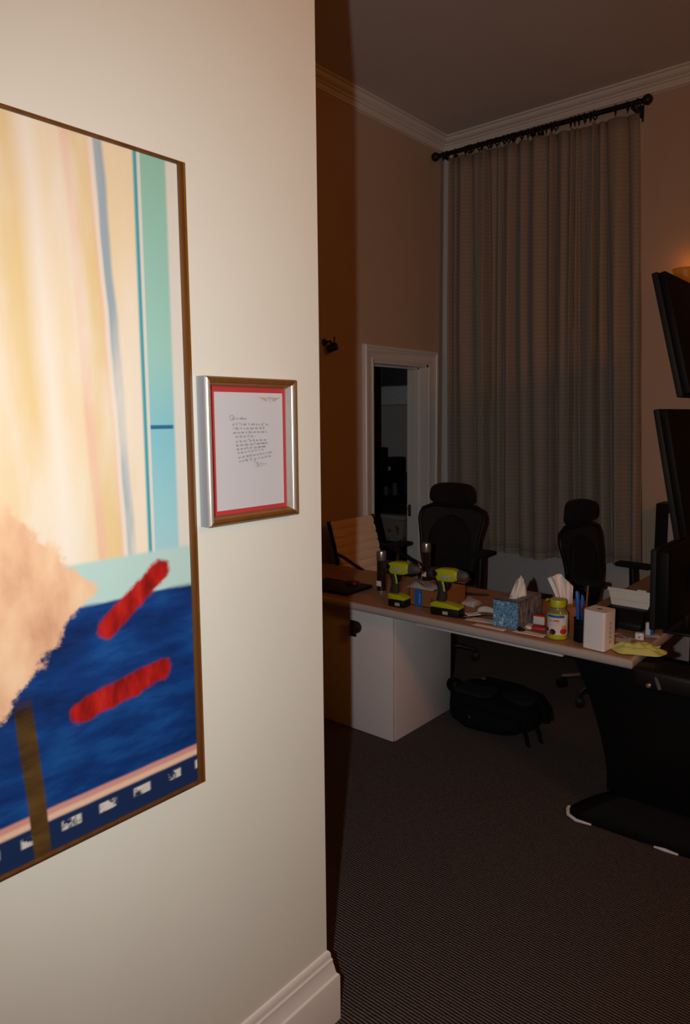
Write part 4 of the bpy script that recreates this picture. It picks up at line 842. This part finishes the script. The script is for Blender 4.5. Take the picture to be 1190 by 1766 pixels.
# white router tower
ro = thing('router', 'white upright router tower with a row of ports', 'router', (-1.087, 2.940, ZD), math.radians(-7))
m_gloss = M('glossy_white_plastic', (226, 224, 224), 0.25, var=0.01)
rb = bmesh.new()
MB().prism([(x, y) for (x, y) in [(-0.049+0.010*(1-math.cos(t)) if False else 0, 0) for t in ()]] or [(sx_*0.049-sx_*0.011+0.011*math.cos(a_), sy_*0.049-sy_*0.011+0.011*math.sin(a_)) for (sx_, sy_, a0) in ((1, 1, 0), (-1, 1, PI/2), (-1, -1, PI), (1, -1, 1.5*PI)) for a_ in [a0+i*PI/12 for i in range(7)]], 0.003, 0.168, 'z').build('shell', m_gloss, ro, ang=30)
MB().box(-0.045, 0.045, -0.045, 0.045, 0.0, 0.003).build('foot', m_greydk, ro, smooth=False)
lg = MB()
def lgf(u, v): a_ = u*2*PI; return (0.012*v*math.cos(a_)*(1-0.18*math.sin(2*a_)**2), 0.010*v*math.sin(a_), 0.1684)
lg.grid(lgf, 20, 3, True); lg._add([(0.002, 0.011, 0.1684), (0.007, 0.015, 0.1684), (0.004, 0.016, 0.1684)], [(0, 1, 2)]); tag(lg.build('emblem', m_greydk, ro), 'dark emblem on the router top')
for k in range(5): MB().box(0.0485, 0.0496, -0.005, 0.006, 0.030+k*0.020, 0.042+k*0.020, 0.0003).build('port', m_grey, ro)
cable('white_cable', 'thin white cable curling from the router to the desk', [(-1.032, 2.985, ZD+0.06), (-1.035, 3.02, ZD+0.052), (-1.03, 3.07, ZD+0.03), (-1.02, 3.10, ZD+0.012), (-0.998, 3.135, ZD+0.006)], 0.0028, m_grey)

# document feeder with raised cream tray
sc_ = thing('document_scanner', 'black desktop scanner with raised cream paper tray behind the router', 'scanner', (-1.10, 3.34, ZD), math.radians(-2))
MB().prism([(-0.075, 0.0), (0.085, 0.0), (0.085, 0.05), (0.045, 0.085), (-0.02, 0.085), (-0.075, 0.03)], -0.095, 0.085, 'x', 0.006).build('body', m_blackpl, sc_)
tm = T(0, 0.020, 0.062, math.radians(-16))
MB().prism([(-0.082, 0.0), (0.072, 0.0), (0.100, 0.100), (-0.118, 0.100)], -0.004, 0.004, 'y', 0.002, M4=tm).build('paper_tray', m_cream_p, sc_)
MB().box(-0.118, 0.100, -0.009, 0.005, 0.085, 0.102, 0.002, M4=tm).build('tray_lip', m_cream_p, sc_)
MB().box(0.02, 0.062, -0.006, 0.003, 0.100, 0.109, 0.002, M4=tm).build('tray_tab', m_paper, sc_)
MB().box(-0.088, 0.080, -0.0062, -0.0045, 0.050, 0.0515, M4=tm).build('tray_groove', m_grey, sc_)
MB().box(-0.08, 0.07, -0.0765, -0.074, 0.006, 0.012).build('output_slot', m_bezel, sc_, smooth=False)

# cloth, adapters
gc = thing('cleaning_cloth', 'lime yellow microfibre cloth folded at the desk corner', 'cloth', (-0.935, 2.990, ZD), math.radians(26))
kc = Nt('lime_microfibre'); v = kc.coords(); kc.col(kc.mix(kc.noise(v, 260, 2.0), rgb(168, 174, 84), rgb(222, 228, 140))); kc.set(0.95, spec=0.1); kc.bump(kc.noise(v, 500, 2.0), 0.6, 0.003)
def clo(u, v):
    a_ = u*2*PI; r = v; x = 0.108*r*math.copysign(abs(math.cos(a_))**0.7, math.cos(a_))*(1+0.06*math.sin(3*a_)); y = 0.062*r*math.copysign(abs(math.sin(a_))**0.8, math.sin(a_))*(1+0.10*math.sin(5*a_+1))
    z = 0.004+0.024*(1-r**3)+0.008*math.sin(y*110+x*22)*(1-r**4)+0.005*math.sin(x*60)*(1-r**4)
    return (x, y, z)
o = MB().grid(clo, 48, 14, True).build('main_fold', kc.m, gc, ang=80)
def clo2(u, v):
    s = v*2-1; x = -0.055+0.125*u+0.012*math.sin(s*3); y = 0.012-0.030*u+s*0.027
    return (x, y, 0.021+0.018*(1-s*s)*(0.6+0.4*math.sin(u*PI))+0.004*math.sin(u*19+s*4))
o2 = MB().grid(clo2, 24, 12).build('top_fold', kc.m, gc, ang=80); s_ = o2.modifiers.new('thick', 'SOLIDIFY'); s_.thickness = 0.006
ad = thing('power_adapter', 'white square power adapter behind the lime cloth', 'adapter', (-0.990, 3.165, ZD), 0.2)
MB().box(-0.018, 0.018, -0.016, 0.016, 0.0, 0.030, 0.004).build('case', m_gloss, ad); MB().box(-0.003, 0.003, -0.022, -0.016, 0.010, 0.018).build('plug_pin', m_steel, ad, smooth=False)
ad = thing('marker_box', 'small blue and white carton below the lowest screen', 'carton', (-0.978, 3.262, ZD), 0.1)
MB().box(-0.016, 0.004, -0.012, 0.012, 0.0, 0.055, 0.001).build('white_half', m_paper, ad); MB().box(0.0045, 0.016, -0.012, 0.012, 0.0, 0.055, 0.001).build('blue_half', m_blue, ad)
sheet('paper_slip', 'white paper slip lying under the lowest screen', 'paper', (-0.965, 3.245, ZD), 0.5, 0.07, 0.05, m_paper, 0.002, 6)
sheet('foil_packet', 'grey foil packet lying between router and lime cloth', 'packet', (-1.045, 3.095, ZD), 0.3, 0.08, 0.06, m_grey, 0.012, 9)

# ------------------------------------------------------------------ backpack on the floor
bg = thing('backpack', 'black backpack lying on the carpet under the desk', 'backpack', (-1.86, 3.50, 0), math.radians(3))
m_pack = M('black_nylon', (13, 13, 14), 0.85, spec=0.12, var=0.25, scale=90, bump=0.15, bscale=500)
m_pack2 = M('charcoal_nylon', (34, 34, 36), 0.85, spec=0.12, var=0.2, scale=90, bump=0.15, bscale=500)
def sup(cx_, cy_, cz_, a, b, c_, e1=0.5, e2=0.45, wob=0.0):
    def g(u, v):
        A = u*2*PI; q = (v-0.5)*PI; f_ = lambda x, e: math.copysign(abs(x)**e, x)
        x = f_(math.cos(A), e2)*f_(math.cos(q), e1); y = f_(math.sin(A), e2)*f_(math.cos(q), e1); z = f_(math.sin(q), e1)
        k = 1+wob*math.sin(3*A+1)*math.cos(q)
        return (cx_+a*x*k, cy_+b*y*k, max(0.003, cz_+c_*z*(1-0.18*x)))
    return g
MB().grid(sup(0.0, 0.0, 0.095, 0.255, 0.165, 0.095, 0.55, 0.5, 0.03), 44, 18, True).build('main_body', m_pack, bg, ang=80)
MB().grid(sup(0.02, -0.135, 0.075, 0.185, 0.065, 0.065, 0.6, 0.55, 0.04), 36, 14, True).build('front_pocket', m_pack, bg, ang=80)
MB().grid(sup(-0.10, -0.03, 0.178, 0.13, 0.10, 0.018, 0.6, 0.6), 30, 10, True).build('top_panel', m_pack2, bg, ang=80)
MB().grid(sup(0.12, 0.02, 0.165, 0.10, 0.10, 0.022, 0.6, 0.6), 30, 10, True).build('side_pocket', m_pack2, bg, ang=80)
MB().tube([(-0.240+0.034*math.cos(t), -0.06, 0.185+0.034*math.sin(t)) for t in [i*2*PI/18 for i in range(18)]], 0.011, 8, closed=True).build('haul_loop', m_pack, bg)
for y, z0 in ((0.075, 0.19), (0.125, 0.17)):
    MB().tube([(-0.23, y, z0-0.03), (-0.10, y+0.01, z0+0.020), (0.05, y, z0+0.022), (0.20, y-0.01, z0), (0.262, y-0.02, z0-0.06), (0.285, y-0.05, 0.06)], 0.022, 10, flat=0.45).build('shoulder_strap', m_pack, bg)
MB().tube([(-0.235, -0.10, 0.125), (-0.10, -0.155, 0.128), (0.06, -0.170, 0.125), (0.20, -0.12, 0.12)], 0.004, 6).build('zipper', m_greydk, bg)
MB().tube([(-0.10, -0.166, 0.118), (-0.075, -0.190, 0.105), (-0.060, -0.203, 0.085)], 0.006, 6, flat=0.5).build('zip_pull', m_greydk, bg)
for x, y in ((0.225, -0.12), (0.262, -0.04)):
    MB().tube([(x-0.02, y, 0.07), (x+0.02, y-0.03, 0.03), (x+0.035, y-0.05, 0.006), (x+0.05, y-0.065, 0.006)], 0.012, 8, flat=0.3).build('strap_end', m_pack, bg)
MB().box(-0.13, -0.10, 0.06, 0.10, 0.208, 0.218, 0.003).build('buckle', m_greydk, bg)

# ------------------------------------------------------------------ wall bracket, appliance by the back wall, sconce, added fill pendant
cb = thing('wall_camera', 'small black bracket camera mounted on the shaded side wall', 'camera', (XL, 3.715, 2.21))
MB().lathe([(0.024, 0.0), (0.024, 0.006), (0.018, 0.010)], n=18, M4=T(0, 0, 0.02, 0, PI/2)).build('wall_plate', m_blackpl, cb)
MB().tube([(0.006, 0, 0.02), (0.05, 0.005, 0.025), (0.066, 0.01, 0.0)], 0.008, 8).build('arm', m_blackpl, cb)
MB().lathe([(0.018, -0.04), (0.026, -0.035), (0.026, 0.03), (0.020, 0.035)], n=18, M4=T(0.066, 0.012, -0.018, 0, math.radians(70), 0.8)).build('housing', m_blackpl, cb)
MB().tube([(0.06, 0.02, 0.0), (0.064, 0.035, 0.03), (0.06, 0.04, 0.055)], 0.005, 8).build('antenna', m_blackpl, cb)

ap = thing('air_purifier', 'black framed upright appliance with ridged vent against the back wall', 'appliance', (-1.29, 4.99, 0))
MB().box(-0.19, 0.19, -0.04, 0.12, 0.02, 1.135, 0.010).build('cabinet', m_blackpl, ap)
MB().box(-0.105, 0.165, -0.046, -0.04, 0.10, 1.075, 0.002).build('front_panel', m_apron, ap)
vm = MB().box(-0.155, -0.118, -0.048, -0.040, -0.004, 0.004, 0.001).mesh('vent_slat', m_bezel)
for k in range(40): link(vm, 'vent_slat', ap, (0, 0, 0.14+k*0.0225))
for x in (-0.14, 0.14): MB().box(x-0.03, x+0.03, -0.05, 0.13, 0.0, 0.02, 0.004).build('foot', m_blackpl, ap)

def point(parent_loc, energy, r):
    l = bpy.data.lights.new('bulb_light', 'POINT'); l.energy = energy; l.color = WARM; l.shadow_soft_size = r
    return l
ke = Nt('amber_glass'); ke.col(rgb(190, 110, 30)); ke.set(0.4); ke.b.inputs['Emission Color'].default_value = (1.0, 0.36, 0.05, 1); ke.b.inputs['Emission Strength'].default_value = 0.05
sn = thing('wall_sconce', 'amber glass wall lamp glowing behind the topmost screen', 'lamp', (-1.40, YB, 2.55))
MB().box(-0.04, 0.04, -0.014, 0.0, -0.08, 0.08, 0.005).build('back_plate', m_iron, sn)
MB().tube([(0, -0.01, -0.02), (0, -0.07, -0.04), (0, -0.10, -0.02)], 0.009, 8).build('arm', m_iron, sn)
shd = MB(); shd.grid(lambda u, v: ((0.045+0.035*v)*math.cos(u*2*PI), -0.10+(0.045+0.035*v)*math.sin(u*2*PI), -0.02+0.13*v), 28, 6, True); so_ = shd.build('shade', ke.m, sn); s_ = so_.modifiers.new('thick', 'SOLIDIFY'); s_.thickness = 0.003
l = point(None, SCONCE_W, 0.03); lo = bpy.data.objects.new('bulb_light', l); C.objects.link(lo); lo.parent = sn; lo.location = (0, -0.10, 0.16)
pnd = thing('fill_pendant', 'unseen globe pendant added for warm fill light, out of frame', 'lamp', (1.35, 1.45, ZC))  # unseen lamp, added to supply the room's warm ambient light
MB().lathe([(0.06, -0.025), (0.06, 0.0)], n=20).build('canopy', m_iron, pnd)
MB().tube([(0, 0, -0.02), (0, 0, -0.90)], 0.005, 8).build('cord', m_iron, pnd)
MB().lathe([(0.03, -0.96), (0.034, -0.90), (0.015, -0.89)], n=20).build('socket', m_iron, pnd)
kgb = Nt('warm_fill_glow'); kgb.col(rgb(255, 190, 110)); kgb.b.inputs['Emission Color'].default_value = WARM+(1,); kgb.b.inputs['Emission Strength'].default_value = FILL_L
MB().lathe([(0.24*math.sin(q*PI/14)+0.002, -1.19-0.24*math.cos(q*PI/14)) for q in range(0, 14)], n=28).build('fill_globe', kgb.m, pnd)

# ------------------------------------------------------------------ store room beyond the doorway
RYF = 6.30
cn = thing('counter', 'dark counter in the dim room beyond the doorway', 'counter', (-4.7, 6.3, 0))
MB().box(-0.62, 0.62, -0.26, 0.30, 0.84, 0.885, 0.004).build('worktop', m_blackpl, cn)
for x in (-0.60, 0.56): MB().box(x, x+0.04, -0.22, 0.28, 0, 0.84, 0.003).build('side_panel', m_blackpl, cn)
MB().box(-0.56, 0.56, 0.25, 0.27, 0.1, 0.84).build('back_panel', m_bezel, cn, smooth=False)
MB().box(-0.56, 0.56, -0.20, 0.25, 0.38, 0.40).build('shelf', m_blackpl, cn, smooth=False)
wcab = thing('wall_cabinet', 'dark grey wall cabinet high up beyond the doorway', 'cabinet', (-4.75, 6.62, 2.07))
MB().box(-0.42, 0.42, -0.34, 0.0, 0.0, 0.62, 0.004).build('body', m_greydk, wcab)
for x in (-0.415, 0.005): dr = MB().box(x, x+0.41, -0.36, -0.342, 0.005, 0.615, 0.003).build('door', m_greydk, wcab); MB().tube([(x+0.36, -0.37, 0.06), (x+0.36, -0.37, 0.18)], 0.005, 8).build('handle', m_steel, dr)
nb = thing('notice_board', 'pale speckled pin board under the grey wall cabinet', 'board', (-4.7, 6.62, 1.86))
kb = Nt('speckled_board'); v = kb.coords(); kb.col(kb.mix(kb.ss(kb.noise(v, 60, 3.0), 0.62, 0.68), rgb(216, 218, 224), rgb(80, 80, 84))); kb.set(0.8)
MB().box(-0.46, 0.46, -0.018, 0.0, 0.0, 0.20, 0.003).build('panel', kb.m, nb); MB().box(-0.47, 0.47, -0.022, 0.0, -0.012, 0.0, 0.002).build('rail', m_grey, nb)
pr = thing('printer', 'black printer standing on the counter beyond the doorway', 'printer', (-4.92, 6.30, 0.8855))
MB().box(-0.13, 0.13, -0.17, 0.17, 0.0, 0.24, 0.012).build('body', m_blackpl, pr); MB().box(-0.10, 0.10, 0.05, 0.15, 0.24, 0.50, 0.012).build('feed_tray', m_blackpl, pr); MB().box(-0.09, 0.09, -0.20, -0.17, 0.05, 0.062, 0.003).build('output_tray', m_bezel, pr)
cf = thing('coffee_maker', 'dark coffee maker on the counter beyond the doorway', 'coffee maker', (-4.66, 6.36, 0.8855))
MB().box(-0.075, 0.075, -0.08, 0.10, 0.0, 0.03, 0.006).build('base', m_blackpl, cf); MB().box(-0.075, 0.075, 0.02, 0.10, 0.03, 0.36, 0.006).build('tower', m_blackpl, cf); MB().box(-0.075, 0.075, -0.09, 0.10, 0.30, 0.40, 0.010).build('brew_head', m_bezel, cf)
MB().lathe([(0.045, 0.031), (0.055, 0.06), (0.052, 0.13), (0.04, 0.155), (0.043, 0.16)], c=(0, -0.03, 0), n=20).build('carafe', m_acryl, cf)
for i, (x, y, hh, r, mt, lb_) in enumerate(((-4.545, 6.20, 0.13, 0.035, m_greydk, 'dark grey canister on the counter beyond the doorway'), (-4.475, 6.30, 0.22, 0.030, m_bezel, 'tall dark bottle on the counter beyond the doorway'), (-4.62, 6.14, 0.09, 0.028, m_greydk, 'small grey mug on the counter beyond the doorway'))):
    t = thing(('canister', 'bottle', 'mug')[i], lb_, ('canister', 'bottle', 'mug')[i], (x, y, 0.8855))
    if i == 1: MB().lathe([(r*0.9, 0), (r, 0.005), (r, hh*0.6), (r*0.4, hh*0.8), (r*0.4, hh)], n=18).build('body', mt, t); MB().lathe([(r*0.45, hh), (r*0.45, hh+0.02)], n=14).build('cap', m_blackpl, t)
    elif i == 0: MB().lathe([(r, 0), (r, hh)], n=18).build('body', mt, t); MB().lathe([(r*1.05, hh), (r*1.05, hh+0.012), (r*0.3, hh+0.02)], n=18).build('lid', m_blackpl, t)
    else: MB().lathe([(r*0.9, 0), (r, 0.01), (r, hh), (r*0.9, hh), (r*0.85, 0.01)], n=18).build('body', mt, t); MB().tube([(r, 0, 0.02), (r+0.02, 0, 0.03), (r+0.024, 0, 0.05), (r, 0, 0.075)], 0.005, 8).build('handle', mt, t)
sb = thing('storage_carton', 'pale printed carton on the shelf under the dark counter', 'carton', (-4.56, 6.22, 0.4005))
kpr = Nt('printed_carton'); v = kpr.coords(); kpr.col(kpr.mix(kpr.ss(kpr.noise(v, 14, 3.0), 0.55, 0.62), rgb(140, 132, 122), rgb(120, 74, 40))); kpr.set(0.7)
MB().box(-0.20, 0.20, -0.12, 0.12, 0.0, 0.24, 0.002).build('body', kpr.m, sb); MB().box(-0.205, 0.205, -0.125, 0.125, 0.24, 0.28, 0.002).build('lid', m_grey, sb)
bpy.context.view_layer.update()
